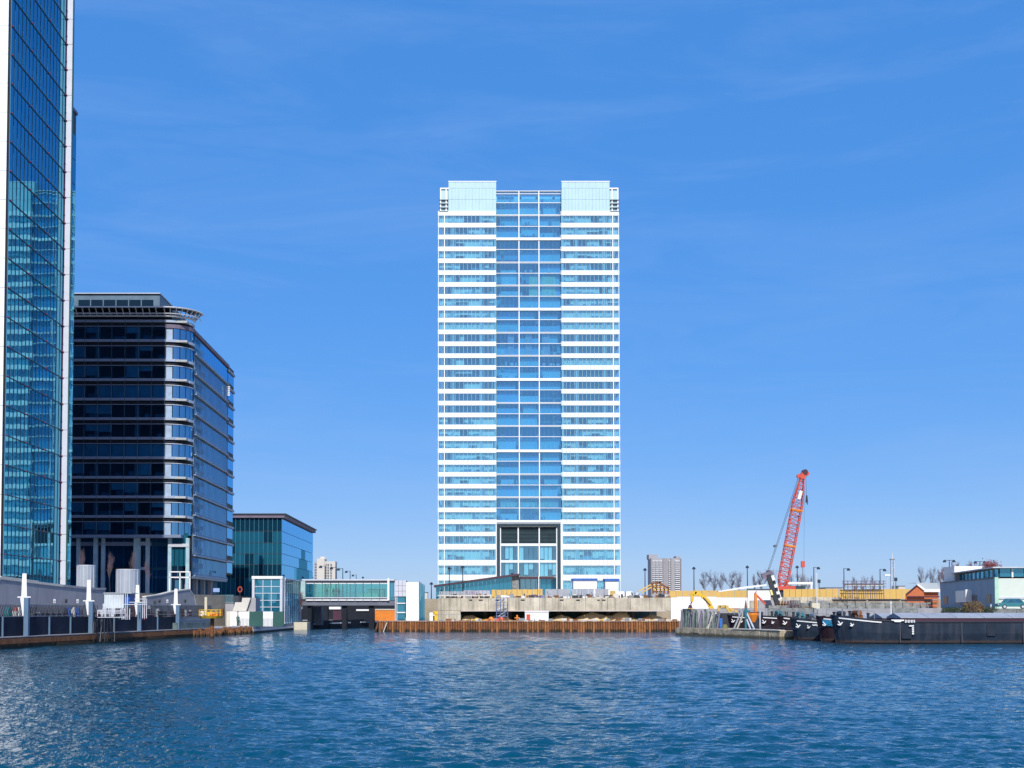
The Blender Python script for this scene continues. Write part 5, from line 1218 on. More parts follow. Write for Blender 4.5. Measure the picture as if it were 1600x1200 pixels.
    MB().bar(P(1110,946,Ye+.05), P(1099,933.5,Ye+.05), .12).build('ram', dark_metal, g)
    MB().tube(P(1083,936,Ye+.3), P(1079,944.5,Ye+.3), .1, 6).build('link', rust, g)
    c = P(1078.5, 945, Ye+.3); MB().tube(c, c+Vector((0,0,-.5)), .18, 8, .35).build('hinge', coaming_m, g)
    MB().xprism([(x(1075.5), z(950)), (x(1082), z(950)), (x(1082.5), z(959)), (x(1079), z(963)), (x(1076), z(959))], Ye, Ye+.6).build('grab', yellow_p, g)
    g = thing('second_excavator', 'half hidden orange digger arm above the jetty props', 'excavator', (PX(1135,176), 176, 0))
    for (a, b, c, dd) in ((1122,958,1124,946),(1124,948,1134,947),(1134,947,1141,957),(1140,952,1152,955)): MB().bar(P(a,b,176), P(c,dd,176), .25, .35).build('arm', orange_h, g)
    B('base', dark_metal, g, PX(1126,176), PX(1152,176), 175.4, 176.6, -.3, PZ(958,176))
jetty()

# ------------------------------------------------------------------ barges
def barge(xb, yc, L, beam, top, stern_top, m, lab, hatch=True, name_plate=None, stripe=True, blue=False, sheer=.55):
    """bow at the left end; hull sections lofted from the stem to the stern"""
    g = thing('barge', lab, 'barge', (xb+L/2, yc+beam/2, 0), 'moored dumb barges')
    secs = []; zd = lambda s: stern_top + sheer*max(0, 1-s/7.0)**1.6
    for s in (0, .25, .7, 1.4, 2.6, 4.2, 6.5, 9, L-5, L-2, L):
        t_ = min(1, (s/4.2)); hw = beam/2*(math.sin(t_*math.pi/2)**.55 if t_ > 0 else .06)
        if s > L-3: hw *= 1-.12*(s-L+3)/3
        e = s
        zz = zd(s); rake = .9*max(0, 1-s/3.0)
        ring = []
        for (fy, fz, k) in ((-1, 1, 1.0), (-1, .86, 1.0), (-.98, .45, .97), (-.9, .05, .9), (-.7, -.35, .7), (.7, -.35, .7), (.9, .05, .9), (.98, .45, .97), (1, .86, 1.0), (1, 1, 1.0)):
            zv = fz*zz if fz > 0 else fz
            ring.append((xb+e+rake*(1-max(0,fz))*.6, yc+beam/2+fy*hw, zv))
        secs.append(ring)
    vs = [v for r in secs for v in r]; nr = 10; fs = []
    for i in range(len(secs)-1):
        for j in range(nr-1): fs.append((i*nr+j, i*nr+j+1, (i+1)*nr+j+1, (i+1)*nr+j))
        fs.append((i*nr+nr-1, i*nr, (i+1)*nr, (i+1)*nr+nr-1))
    fs.append(tuple(range(nr))[::-1]); fs.append(tuple(range((len(secs)-1)*nr, len(secs)*nr)))
    MB().add(vs, fs).build('hull', m, g)
    # rubbing strake and white bow stripe along near side
    def side(s): 
        t_ = min(1, (s/4.2)); return yc+beam/2-beam/2*(math.sin(t_*math.pi/2)**.55 if t_ > 0 else .06)
    def strip(s0, s1, dz0, dz1, name, mm, off=.06, n=10):
        A = [Vector((xb+lerp(s0,s1,i/n), side(lerp(s0,s1,i/n))-off, zd(lerp(s0,s1,i/n))+dz0)) for i in range(n+1)]
        Bq = [v+Vector((0,0,dz1-dz0)) for v in A]; mb = MB()
        for i in range(n):
            mb.add([A[i], A[i+1], A[i+1]+Vector((0,off+.03,0)), A[i]+Vector((0,off+.03,0)), Bq[i], Bq[i+1], Bq[i+1]+Vector((0,off+.03,0)), Bq[i]+Vector((0,off+.03,0))],
                   [(0,3,2,1),(4,5,6,7),(0,1,5,4),(1,2,6,5),(2,3,7,6),(3,0,4,7)])
        return mb.build(name, mm, g)
    strip(.1, L-.1, -.12, -.02, 'rubbing_strake', dark_metal, .1, 24)
    if stripe: strip(.5, 4.2 if L > 20 else 2.0, -.32, -.2, 'white_stripe', white_paint, .05)
    if name_plate: strip(1.9, 3.6, -.62, -.46, 'name_plate', white_paint, .05)
    if blue: strip(.4, 3.0, -.95, -.35, 'blue_panel', mat('barge_blue', (.02,.20,.36), .5), .04)
    # bulwark, anchor, bollards, windlass at the bow
    for (s, k) in ((.55, 1), (1.5, .7)):
        c = Vector((xb+s, side(s)-.12, zd(s)-.8)); a = MB(); q_ = .62 if k == 1 else .45
        a.bar(c+Vector((-.25,0,.4))*q_, c+Vector((.15,0,-.15))*q_, .09).bar(c+Vector((-.35,-.02,-.1))*q_, c+Vector((.05,-.02,-.25))*q_, .1).bar(c+Vector((.05,-.02,-.25))*q_, c+Vector((.42,-.02,.22))*q_, .09)
        a.build('anchor', white_paint, g)
        if k < 1 and L < 20: break
    for s in (1.6, 3.4):
        c = Vector((xb+s, yc+beam*.3, zd(s))); MB().tube(c, c+Vector((0,0,.5)), .14, 8).tube(c+Vector((0,0,.5)), c+Vector((0,0,.58)), .2, 8).build('bollard', dark_metal, g)
    c = Vector((xb+2.6, yc+beam/2, zd(2.6)-.05))
    w_ = MB().box(c.x-.4, c.x+.4, c.y-.7, c.y+.7, c.z, c.z+.35); w_.tube(c+Vector((0,-.9,.55)), c+Vector((0,.9,.55)), .26, 10); w_.build('windlass', random.choice([teal_p, dark_metal, rust, steel]), g)
    r = MB(); 
    for s in (.8, 2.2, 3.6): r.bar((xb+s, side(s)+.2, zd(s)), (xb+s, side(s)+.2, zd(s)+.75), .05)
    r.bar((xb+.8, side(.8)+.2, zd(.8)+.72), (xb+3.6, side(3.6)+.2, zd(3.6)+.72), .05); r.build('bow_rail', steel, g)
    rk = random.Random(int(xb*10)); rp = MB()
    for k in range(2):
        a = Vector((xb+1.2+k, side(1.2+k)+.3, zd(1.2+k)+.05)); b = Vector((xb-1.6-k*1.3, yc+beam+5, 1.3)); pts = [a.lerp(b, i/8)-Vector((0,0,.5*math.sin(math.pi*i/8))) for i in range(9)]
        rp.path(pts, .02, 4)
    stuff(rp.build('mooring_rope', dark_metal, g)) if hatch else None
    if L > 20:
        for k in range(4):
            s0 = 5+k*9.3+rk.uniform(0,1.5); h_ = rk.uniform(.5,1.1); w2 = rk.uniform(.5,1.3); zz = rk.uniform(.35,stern_top-1.3)
            B('patch_plate', mat('patched_plate', (.018,.028,.045), .7, var=.4, scale=2, streak=.6, streak_col=(.06,.04,.035), spec=.2), g, xb+s0, xb+s0+w2, yc-.03, yc+.05, zz, zz+h_)
    if hatch:
        h0 = 6.2; zc = stern_top
        mb = MB().box(xb+h0, xb+L-3, yc+.5, yc+beam-.5, zc-.02, zc+.28); mb.build('coaming', coaming_m, g)
        n = 12
        for i in range(n):
            a = xb+h0+.0+(L-3-h0)*i/n; b = xb+h0+(L-3-h0)*(i+1)/n-.04
            MB().prism([(a, yc+.4), (b, yc+.4), (b, yc+beam/2), (a, yc+beam/2)], zc+.285, lambda q: zc+.36+(.42 if q[1] > yc+beam/2-.1 else 0)).build('hatch_cover', hatch_m, g)
            MB().prism([(a, yc+beam/2+.01), (b, yc+beam/2+.01), (b, yc+beam-.4), (a, yc+beam-.4)], zc+.285, lambda q: zc+.36+(.42 if q[1] < yc+beam/2+.1 else 0)).build('hatch_cover', hatch_m, g)
    for i in range(1, int(L/6)):
        s = i*6.0
        if L > 20: B('hull_seam', mat('hull_seam', (.05,.055,.075), .6), g, xb+s-.05, xb+s+.05, yc-.045, yc+.05, .12, stern_top-.14)
    return g, zd
bz = lambda px, Y: PX(px, Y)
g, zd = barge(bz(1309, 124.5), 124.5, 42, 5.0, 3, PZ(970.5, 124.5), hull_m, 'large dark barge in front with pale hatch covers, running off the right edge', sheer=.62)
# marks on the front barge: white wing emblem, lettering strokes and draught marks
Yp = 124.5-.13; x = lambda p: PX(p, Yp); z = lambda p: PZ(p, Yp)
def mark(name, m, quads, lab=None):
    mb = MB()
    for q in quads: mb.xprism([(x(a), z(b)) for a, b in q], Yp-.05, Yp-.01)
    return mb.build(name, m, g)
mark('wing_emblem', white_paint, [[(1391.5,968.0),(1412,968.2),(1411.5,970.2),(1408,970.4),(1406,972),(1397,971.8),(1396,970),(1392.5,969.6)]])
mark('lettering', white_paint, [[(1413.2+i*2.3,968.6),(1413.2+i*2.3+(.8 if i%2 else 1.7),968.6),(1413.2+i*2.3+(.8 if i%2 else 1.7),972.8),(1413.2+i*2.3,972.8)] for i in range(7)] + [[(1413.2,969.9),(1429,969.9),(1429,970.8),(1413.2,970.8)]])
mark('draught_marks', white_paint, [[(1419.5,977.2),(1427,976.8),(1427,978.8),(1419.5,978.9)]]+[[(1424,yy),(1427,yy),(1427,yy+2.2),(1424,yy+2.2)] for yy in (980,983,986,989)])
barge(bz(1285, 130.5), 130.5, 40, 5.0, 3, PZ(970.5, 130.5), hull2, 'black barge with a blue bow panel, second from the camera', blue=True)
barge(bz(1243, 136.5), 136.5, 38, 5.0, 3, PZ(973, 136.5), hull_m, 'dark barge with white stripe and white name plate on its bow, third from camera', name_plate=True, sheer=.5)
barge(bz(1222, 143), 143, 34, 4.6, 3, PZ(971, 143), hull2, 'maroon hulled barge with a brown bow panel, next to the jetty end', sheer=.7)
barge(bz(1189, 156), 156.0, 11, 4.0, 3, PZ(965, 157), hull2, 'short black barge with a white bow stripe behind the right end of the jetty', hatch=False, sheer=.3)
barge(bz(1142, 166), 166.5, 12, 4.0, 3, PZ(964, 167), hull2, 'short black barge behind the slanting poles of the jetty', hatch=False, sheer=.3)
for (px, py, Yq, lab) in ((1392, 939, 128, 'tall thin white mast on the front barge'), (1276, 895, 176, 'slender white mast behind the barges')):
    b = P(px, py, Yq); z0 = 3.25 if Yq > 150 else PZ(967, Yq)-.3
    tag(MB().tube((b.x, Yq, z0), (b.x, Yq, b.z), .07, 6, .04).tube((b.x-.15, Yq, b.z-.2), (b.x+.15, Yq, b.z-.2), .03, 5).build('mast', white_paint), lab, 'mast')

# ------------------------------------------------------------------ red crawler crane
def crane():
    Y = 232.0; z0 = 5.2; x = lambda p: PX(p, Y); z = lambda p: PZ(p, Y)
    g = thing('crawler_crane', 'red lattice boom crawler crane rising above the ochre hoardings', 'crane', (x(1222), Y, z0))
    A = P(1221.5, 920, Y); T = P(1254, 745, Y); ax = (T-A).normalized(); right = Vector((ax.z, 0, -ax.x)); dep = Vector((0,1,0))
    L = (T-A).length
    def wdt(t):
        if t < .08: return lerp(.35, .86, t/.08)
        if t < .76: return .86
        return lerp(.86, .26, (t-.76)/.24)
    n = 26; chords = []
    secs = []
    for i in range(n+1):
        t = i/n; hw = wdt(t); c = A+ax*(L*t); secs.append([c+right*(sx*hw)+dep*(sy*hw*.8) for sx, sy in ((-1,-1),(1,-1),(1,1),(-1,1))])
    for j in range(4): MB().path([s[j] for s in secs], .10, 5).build('chord', red_p, g)
    for j in range(4):
        mb = MB()
        for i in range(n):
            a, b = secs[i], secs[i+1]; k = (j+1)%4
            mb.tube(a[j], b[k] if i%2 else b[j], .045, 4) if False else mb.tube(a[j] if i%2 else a[k], b[k] if i%2 else b[j], .05, 4)
            mb.tube(a[j], a[k], .045, 4)
        mb.build('lacing', red_p, g)
    for t in (.38, .70): 
        c = A+ax*(L*t); hw = wdt(t)
        for s_ in (-1, 1): MB().bar(c-right*hw*1.15+dep*s_*hw*.8, c+right*hw*1.15+dep*s_*hw*.8, .3).build('joint_frame', orange_p, g)
    c = A+ax*(L*.795); MB().bar(c-right*.1-dep*.75, c+right*.05-dep*.75+ax*1.6, .1, .55).build('name_board', white_paint, g)
    h = MB(); h.bar(T-ax*.4, T+ax*.7, .9, .8); h.tube(T+ax*.7+right*.6-dep*.3, T+ax*.7+right*.6+dep*.3, .45, 12); h.tube(T-right*.7-dep*.3, T-right*.7+dep*.3, .4, 12); h.build('boom_head', red_p, g)
    MB().tube(T+ax*.9+right*.2-dep*.5, T+ax*.9+right*.2+dep*.5, .5, 12).build('sheave', coaming_m, g)
    # pendants and gantry
    G = P(1201, 893, Y)
    for s_ in (-.5, .5):
        MB().tube(T-right*.6+dep*s_, G+dep*s_+Vector((0,0,.3)), .045, 4).build('pendant', rope_m, g)
    m = P(1211, 853, Y); MB().tube(m-dep*.6, m+dep*.6, .22, 8).build('spreader', rope_m, g)
    for s_ in (-.7, .7):
        MB().bar(P(1216, 925, Y)+dep*s_, G+dep*s_, .25).build('gantry_leg', dark_metal, g); MB().bar(P(1230, 922, Y)+dep*s_, P(1228, 905, Y)+dep*s_, .2).build('gantry_leg', red_p, g)
    MB().bar(G-dep*.8, G+dep*.8, .4).build('gantry_head', dark_metal, g)
    # hoist rope and hook
    hk = P(1260.5, 779, Y); top = P(1259, 741, Y)
    MB().tube(top, hk, .03, 4).build('hoist_rope', rope_m, g)
    MB().tube(hk+Vector((0,0,.6)), hk+Vector((0,0,-.7)), .12, 8, .25).tube(hk+Vector((0,0,-.7)), hk+Vector((.18,0,-1.1)), .08, 6).build('hook_block', dark_metal, g)
    MB().tube(P(1257,760,Y), P(1256,905,Y), .02, 4).build('hoist_rope', rope_m, g)
    # upper works and tracks
    B('machinery_house', red_p, g, x(1214), x(1240), Y-1.4, Y+1.4, z0+1.4, z(916)); B('counterweight', orange_p, g, x(1240)+.02, x(1247), Y-1.5, Y+1.5, z0+1.3, z(921))
    cb = B('cab', red_p, g, x(1206), x(1213.8), Y-1.5, Y-.2, z0+1.3, z(916)); B('window', g_dark, cb, x(1207), x(1212.6), Y-1.54, Y-1.505, z0+2, z(917.5))
    for s_ in (-2.2, 1.4):
        X0, X1 = x(1204), x(1243); MB().xprism([(X0+.5,z0),(X1-.5,z0),(X1,z0+.5),(X1-.5,z0+1.1),(X0+.5,z0+1.1),(X0,z0+.5)], Y+s_, Y+s_+.9).build('track', dark_metal, g)
    B('turntable', dark_metal, g, x(1216), x(1236), Y-1, Y+1, z0+1.11, z0+1.38)
    # leaning leader in front
    Yl = 196.0; g = thing('piling_leader', 'leaning black and white piling leader with round holes before the crane', 'piling rig', (PX(1210,Yl), Yl, 3.3))
    a = P(1214.5, 944, Yl); b = P(1200, 898, Yl)
    MB().bar(a, b, .85, .6).build('leader', dark_metal, g)
    d = (b-a).normalized(); r = Vector((d.z,0,-d.x))
    MB().bar(a+d*.6+r*.52-Vector((0,.36,0)), b-d*.3+r*.42-Vector((0,.36,0)), .1, .62).build('white_face', white_paint, g)
    for t in (.25, .48, .72):
        c = lerp(a, b, t)+r*.5-Vector((0,.45,0)); MB().tube(c-d*.25, c+d*.25, .2, 8).build('hole_cover', dark_metal, g)
    c = lerp(a, b, .42)-r*.45-Vector((0,.4,0)); MB().bar(c-d*.4, c+d*.4, .5, .3).build('lamp_box', mat('pale_yellow', (.75,.65,.25), .5), g)
    MB().bar(b-r*1.0, b+r*.75, .5, .9).build('head_plate', parapet_m, g)
    for i in range(5): MB().tube(a+Vector((-.3+i*.45,-.3,-.1)), a+Vector((-.1+i*.45,.2,.45)), .22, 6, .1).build('mud_lump', rust2, g)
    B('base', rubble, g, a.x-1.5, a.x+4.0, Yl-.8, Yl+1.2, 3.3, a.z-.2)
crane()

# ------------------------------------------------------------------ right bank walls, house, warehouse
def right_bank():
    Y = 176.0
    g = thing('rubble_wall', 'rough grey rubble wall behind the barges and left of the warehouse', 'wall', (PX(1380,180), 180, 3.3))
    Yw = 179.5; rr = random.Random(15)
    x0 = 1236
    while x0 < 1466:
        w_ = rr.uniform(10, 16); top = 941.5 if x0 > 1290 else 938+rr.uniform(0,5)
        for (ya, yb) in ((top, 946.5), (946.7, 951.5)):
            B('stone_panel', rubble, g, PX(x0,Yw)+.03, PX(min(x0+w_,1467),Yw)-.03, Yw+rr.uniform(0,.25), Yw+.8, PZ(yb,Yw)+(.02), PZ(ya+rr.uniform(-.3,.3),Yw))
        x0 += w_
    for (a, b, yy) in ((1302,1356,936.5),(1358,1408,936),(1410,1466,937)):
        B('cap_rail', dark_metal, g, PX(a,Yw), PX(b,Yw), Yw+.1, Yw+.9, PZ(yy+.9,Yw), PZ(yy-.1,Yw))
        B('upper_panel', rubble, g, PX(a,Yw)+.1, PX(b,Yw)-.1, Yw+.35, Yw+.8, PZ(941,Yw)+.15, PZ(yy+1,Yw))
    g = thing('retaining_wall', 'pinkish grey concrete bank face behind the jetty and barges', 'retaining wall', (PX(1300,177.9), 177.6, 0))
    x0 = 31.8
    while x0 < 130:
        B('face_panel', quay_conc if rr.random() < .5 else rubble, g, x0, min(x0+3.4,130), 177.55+rr.uniform(0,.1), 177.97, -.5, 3.32+rr.uniform(0,.12)); x0 += 3.45
    g = thing('low_wall', 'plain concrete wall between the excavator and the crane', 'wall', (PX(1240,199), 199, 3.3))
    for i in range(10):
        a = lerp(1172, 1300, i/10); b = lerp(1172, 1300, (i+1)/10)
        B('wall_panel', quay_conc if i%3 else concrete, g, PX(a,199)+.02, PX(b,199)-.02, 199+rr.uniform(0,.08), 199.5, 3.3, PZ(938+rr.uniform(-.5,.5),199))
        if i > 2: B('upper_panel', concrete, g, PX(a,210)+.02, PX(b,210)-.02, 210, 210.4, 3.3, PZ(933+rr.uniform(-.4,.4),210))
    g = thing('cream_block', 'small cream concrete block on the bank left of the rubble wall', 'concrete block', (PX(1274,179), 179, 3.3))
    B('block', cream, g, PX(1267,178.6), PX(1281,178.6), 178.6, 179.3, 3.3, PZ(941,178.6)); B('cap', coping_m, g, PX(1266.5,178.6), PX(1281.5,178.6), 178.5, 179.4, PZ(941,178.6)+.002, PZ(940.4,178.6))
    # brick house
    Yh = 240; x = lambda p: PX(p, Yh); z = lambda p: PZ(p, Yh)
    g = thing('brick_house', 'low orange brick house with a pale grey roof beside the warehouse', 'house', (x(1440), Yh, 3.3))
    MB().xprism([(x(1416),3.3),(x(1416),z(929)),(x(1434),z(914.5)),(x(1444),z(921)),(x(1444),3.3)], Yh, Yh+.4).build('gable', brick_m, g)
    B('wall', brick_m, g, x(1444)+.01, x(1468), Yh+.5, Yh+.9, 3.3, z(923.5)); B('fascia', white_paint, g, x(1443), x(1468), Yh-.3, Yh+.49, z(925), z(920.5))
    MB().add([(x(1434),Yh+1,z(910.5)),(x(1468),Yh+1,z(910.5)),(x(1468),Yh-.3,z(920.4)),(x(1443),Yh-.3,z(920.4)),(x(1434),Yh+6,z(910.5)),(x(1468),Yh+6,z(910.5))],[(3,2,1,0),(0,1,5,4)]).build('roof', rooft, g)
    MB().bar((x(1433), Yh-.2, z(913)), (x(1445), Yh-.2, z(922.5)), .35).build('barge_board', white_paint, g); MB().bar((x(1415), Yh-.2, z(929)), (x(1433), Yh-.2, z(914)), .2).build('barge_board', coaming_m, g)
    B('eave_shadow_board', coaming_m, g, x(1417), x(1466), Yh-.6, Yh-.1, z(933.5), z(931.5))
    # warehouse
    Yc, Yf = 185.0, 224.0; XC, XF = PX(1555, Yc), PX(1469.5, Yf); zt = PZ(902, Yc); zg = 3.3
    g = thing('warehouse', 'slate blue warehouse with pale front and a glazed upper storey, at the right edge', 'warehouse', (XC+5, Yc+10, zg))
    n = 9
    for i in range(n):
        a, b = (lerp(XC, XF, i/n), lerp(Yc, Yf, i/n)), (lerp(XC, XF, (i+.985)/n), lerp(Yc, Yf, (i+.985)/n))
        MB().prism([a, b, (b[0]+.4, b[1]), (a[0]+.4, a[1])], zg, zt-.15).build('side_panel', slate_wall, g)
    MB().prism([(XC-.1, Yc-.1), (XF-.1, Yf), (XF+.6, Yf), (XC+.6, Yc-.1)], zt-.148, zt+.02).build('eave', dark_metal, g)
    for i in range(8): B('front_panel', mint_wall, g, XC+.42+i*4.0, XC+.38+(i+1)*4.0, Yc, Yc+.3, zg, zt-.15)
    B('front_band', light_steel, g, XC+.4, XC+32, Yc-.15, Yc-.01, PZ(936,Yc), PZ(933,Yc))
    B('corner_trim', mat('mint_trim', (0.40,0.62,0.50), .5), g, XC-.12, XC+.41, Yc-.25, Yc-.01, zg, zt+.01)
    MB().prism([(XC+.6,Yc+.5),(XF+.6,Yf),(XF+32,Yf),(XC+32,Yc+.5)], zg, zt-.2).build('core', b2_dark, g)
    def onside(px, off=.06):
        k = (px-CX0)/FOC; dx, dy = XF-XC, Yf-Yc; s = (k*Yc-XC)/(dx-k*dy); return Vector((XC+dx*s-off, Yc+dy*s, 0)), Vector((dx, dy, 0)).normalized()
    for (p0, p1, ya, yb) in ((1474.5,1480.5,932,943.5),(1493.5,1500.5,931,943),(1518.5,1526,929.5,940.5),(1540,1548,928.5,941.5)):
        a, d = onside(p0); b, d = onside(p1)
        MB().prism([(a.x,a.y),(b.x,b.y),(b.x+.1,b.y),(a.x+.1,a.y)], PZ(yb,(a.y+b.y)/2), PZ(ya,(a.y+b.y)/2)).build('window', mat('maroon_dark_window', (.03,.015,.04), .3), g)
    a, d = onside(1502); b, d = onside(1517)
    MB().prism([(a.x-.9,a.y),(b.x-.9,b.y),(b.x,b.y),(a.x,a.y)], PZ(941,b.y), PZ(922.5,b.y)).build('sign_box', light_steel, g)
    MB().prism([(b.x-.95,b.y-.1),(b.x-.0,b.y-.1),(b.x,b.y-.35),(b.x-.95,b.y-.35)], PZ(941,b.y), PZ(921,b.y)).build('sign_side', white_paint, g)
    # upper storey
    zt2 = PZ(886, Yc); zt3 = zt2
    P0 = (PX(1489,Yf-6)+.6, Yf-6); 
    MB().prism([(XC+1.0, Yc+1.2), (XF+1.2, Yf-6), (XF+6, Yf-6), (XC+6, Yc+1.2)], zt+.02, PZ(887.5, Yc)).build('upper_storey', mat('dark_teal_wall', (.02,.05,.07), .4), g)
    for i in range(9):
        a = (lerp(XC+.95, XF+1.1, i/9), lerp(Yc+1.2, Yf-6, i/9)); b = (lerp(XC+.95, XF+1.1, (i+.93)/9), lerp(Yc+1.2, Yf-6, (i+.93)/9))
        MB().prism([a, b, (b[0]+.03, b[1]), (a[0]+.03, a[1])], zt+.1, PZ(889, Yc)).build('upper_window', g_teal, g)
        MB().bar((b[0]-.1, b[1], zt+.02), (b[0]-.1, b[1], PZ(889,Yc)), .14).build('upper_mullion', light_steel, g)
    MB().prism([(XC-.2, Yc+.2), (XF-.2, Yf-5), (XF+7, Yf-5), (XC+7, Yc+.2)], PZ(887.4,Yc), PZ(885.5,Yc)).build('upper_roof', mat('pale_roof_edge', (.55,.57,.62), .5), g)
    for i in range(6):
        B('front_window', g_teal, g, XC+1.2+i*1.9, XC+1.2+i*1.9+1.6, Yc+1.1, Yc+1.18, zt+.1, PZ(888,Yc)); B('front_mullion', white_paint, g, XC+1.2+i*1.9+1.62, XC+1.2+i*1.9+1.86, Yc+.9, Yc+1.18, zt+.02, PZ(888,Yc))
    B('front_upper', mint_wall, g, XC+13, XC+32, Yc+.8, Yc+4, zt+.02, PZ(887.4,Yc)-.01)
    B('rear_upper', white_paint, g, XF+.3, XF+5, Yf-5.8, Yf-1, zt+.05, PZ(886.5,Yf))
    # hedge, bushes
    def bush(px0, px1, py0, py1, Yb, m, lab, n=500, cat='bush', base=3.3):
        r = random.Random(px0); mb = MB(); c0 = PX(px0,Yb); c1 = PX(px1,Yb); z1 = PZ(py1,Yb); z0 = min(base, PZ(py0,Yb))
        for i in range(n):
            u = r.uniform(-1,1); v = r.random(); w_ = math.sqrt(max(0,1-u*u)); hh = (v**.8)*(.55+.45*w_)*(z1-z0)*r.uniform(.7,1.05)
            p = Vector((lerp(c0,c1,(u+1)/2), Yb+r.uniform(-.8,.8), z0+hh)); s = r.uniform(.06,.16)
            a = Vector((r.uniform(-1,1), r.uniform(-1,1), r.uniform(-1,1))).normalized()*s; b = Vector((r.uniform(-1,1), r.uniform(-1,1), r.uniform(-1,1))).normalized()*s
            mb.add([p-a, p+b, p+a], [(0,1,2)])
        g2 = thing('bush', lab, cat, ((c0+c1)/2, Yb, z0)); stuff(mb.build('foliage', m, g2))
        st = MB()
        for i in range(10): st.tube(((c0+c1)/2+r.uniform(-.2,.2), Yb, z0), (lerp(c0,c1,r.uniform(.15,.85)), Yb+r.uniform(-.5,.5), lerp(z0,z1,.7)), .03, 4)
        st.build('stems', bark, g2)
    bush(1472, 1512, 956, 948.5, 177, plant_g, 'low green hedge below the slate warehouse', 900, 'hedge', 3.3)
    bush(1506, 1536, 956, 938, 176.5, bush_o, 'ochre leafless bush before the slate warehouse', 900)
    bush(1536, 1556, 956, 947, 177, plant_g, 'small green hedge right of the ochre bush', 400, 'hedge')
    bush(1300, 1350, 945, 926, 182, bush_o, 'thin twiggy bush above the left part of the rubble wall', 420)
    bush(1250, 1270, 955, 948, 178.5, bush_o, 'small ochre bush behind the bow of the third barge', 400)
    bush(1230, 1250, 955, 938, 179, bark_r, 'twiggy grey bush beside the low concrete wall', 350)
    # brick pier & things
    g = thing('brick_pier', 'narrow brown brick gate pier between the rubble wall and warehouse', 'gate pier', (PX(1460,177.2), 177.2, 3.3))
    for k in range(4): B('course', brick_m if k%2 else rust2, g, PX(1457,178.2), PX(1464,178.2), 178.2, 178.9, 3.3+k*.3+.02, 3.3+(k+1)*.3)
    B('cap', coping_m, g, PX(1456.5,178.2), PX(1464.5,178.2), 178.1, 179, 4.52, 4.6)
    # parked teal car and a motorbike near the right edge
    def car(p0, p1, Yh, m, lab):
        X0, X1 = PX(p0,Yh), PX(p1,Yh); L = X1-X0; zb = 3.3; h = 1.45
        g = thing('parked_car', lab, 'car', ((X0+X1)/2, Yh, zb), 'cars parked on the right bank')
        MB().xprism([(X0,zb+.3),(X0+.02*L,zb+.72),(X0+.2*L,zb+.85),(X0+.82*L,zb+.9),(X1,zb+.8),(X1,zb+.3)], Yh, Yh+1.7).build('body', m, g)
        cb = MB().xprism([(X0+.22*L,zb+.86),(X0+.36*L,zb+h),(X0+.72*L,zb+h),(X0+.86*L,zb+.9)], Yh+.1, Yh+1.6).build('cabin', m, g)
        MB().xprism([(X0+.28*L,zb+.92),(X0+.38*L,zb+h-.1),(X0+.53*L,zb+h-.1),(X0+.53*L,zb+.92)], Yh+.06, Yh+.097).build('window', g_dark, g)
        MB().xprism([(X0+.56*L,zb+.92),(X0+.56*L,zb+h-.1),(X0+.70*L,zb+h-.1),(X0+.80*L,zb+.92)], Yh+.06, Yh+.097).build('window', g_dark, g)
        for c in (.18, .8):
            w_ = MB().tube((X0+c*L, Yh-.04, zb+.31), (X0+c*L, Yh+.18, zb+.31), .31, 16).build('wheel', dark_metal, g); MB().tube((X0+c*L, Yh-.06, zb+.31), (X0+c*L, Yh-.042, zb+.31), .18, 12).build('rim', light_steel, w_)
        MB().box(X0-.02, X0+.06, Yh+.2, Yh+.5, zb+.55, zb+.7).build('headlight', white_paint, g)
    car(1561, 1607, 179.4, teal_p, 'teal car parked before the pale warehouse front at the right edge')
    g = thing('barrier_post', 'short white post on the bank right of the ochre bush', 'post', (PX(1548,178.4), 178.4, 3.3)); MB().tube((PX(1548,178.4),178.4,3.3),(PX(1548,178.4),178.4,PZ(945,178.4)),.08,8).build('post', white_paint, g); MB().tube((PX(1548,178.4),178.4,PZ(945,178.4)),(PX(1548,178.4),178.4,PZ(944,178.4)),.11,8).build('cap', light_steel, g)
right_bank()

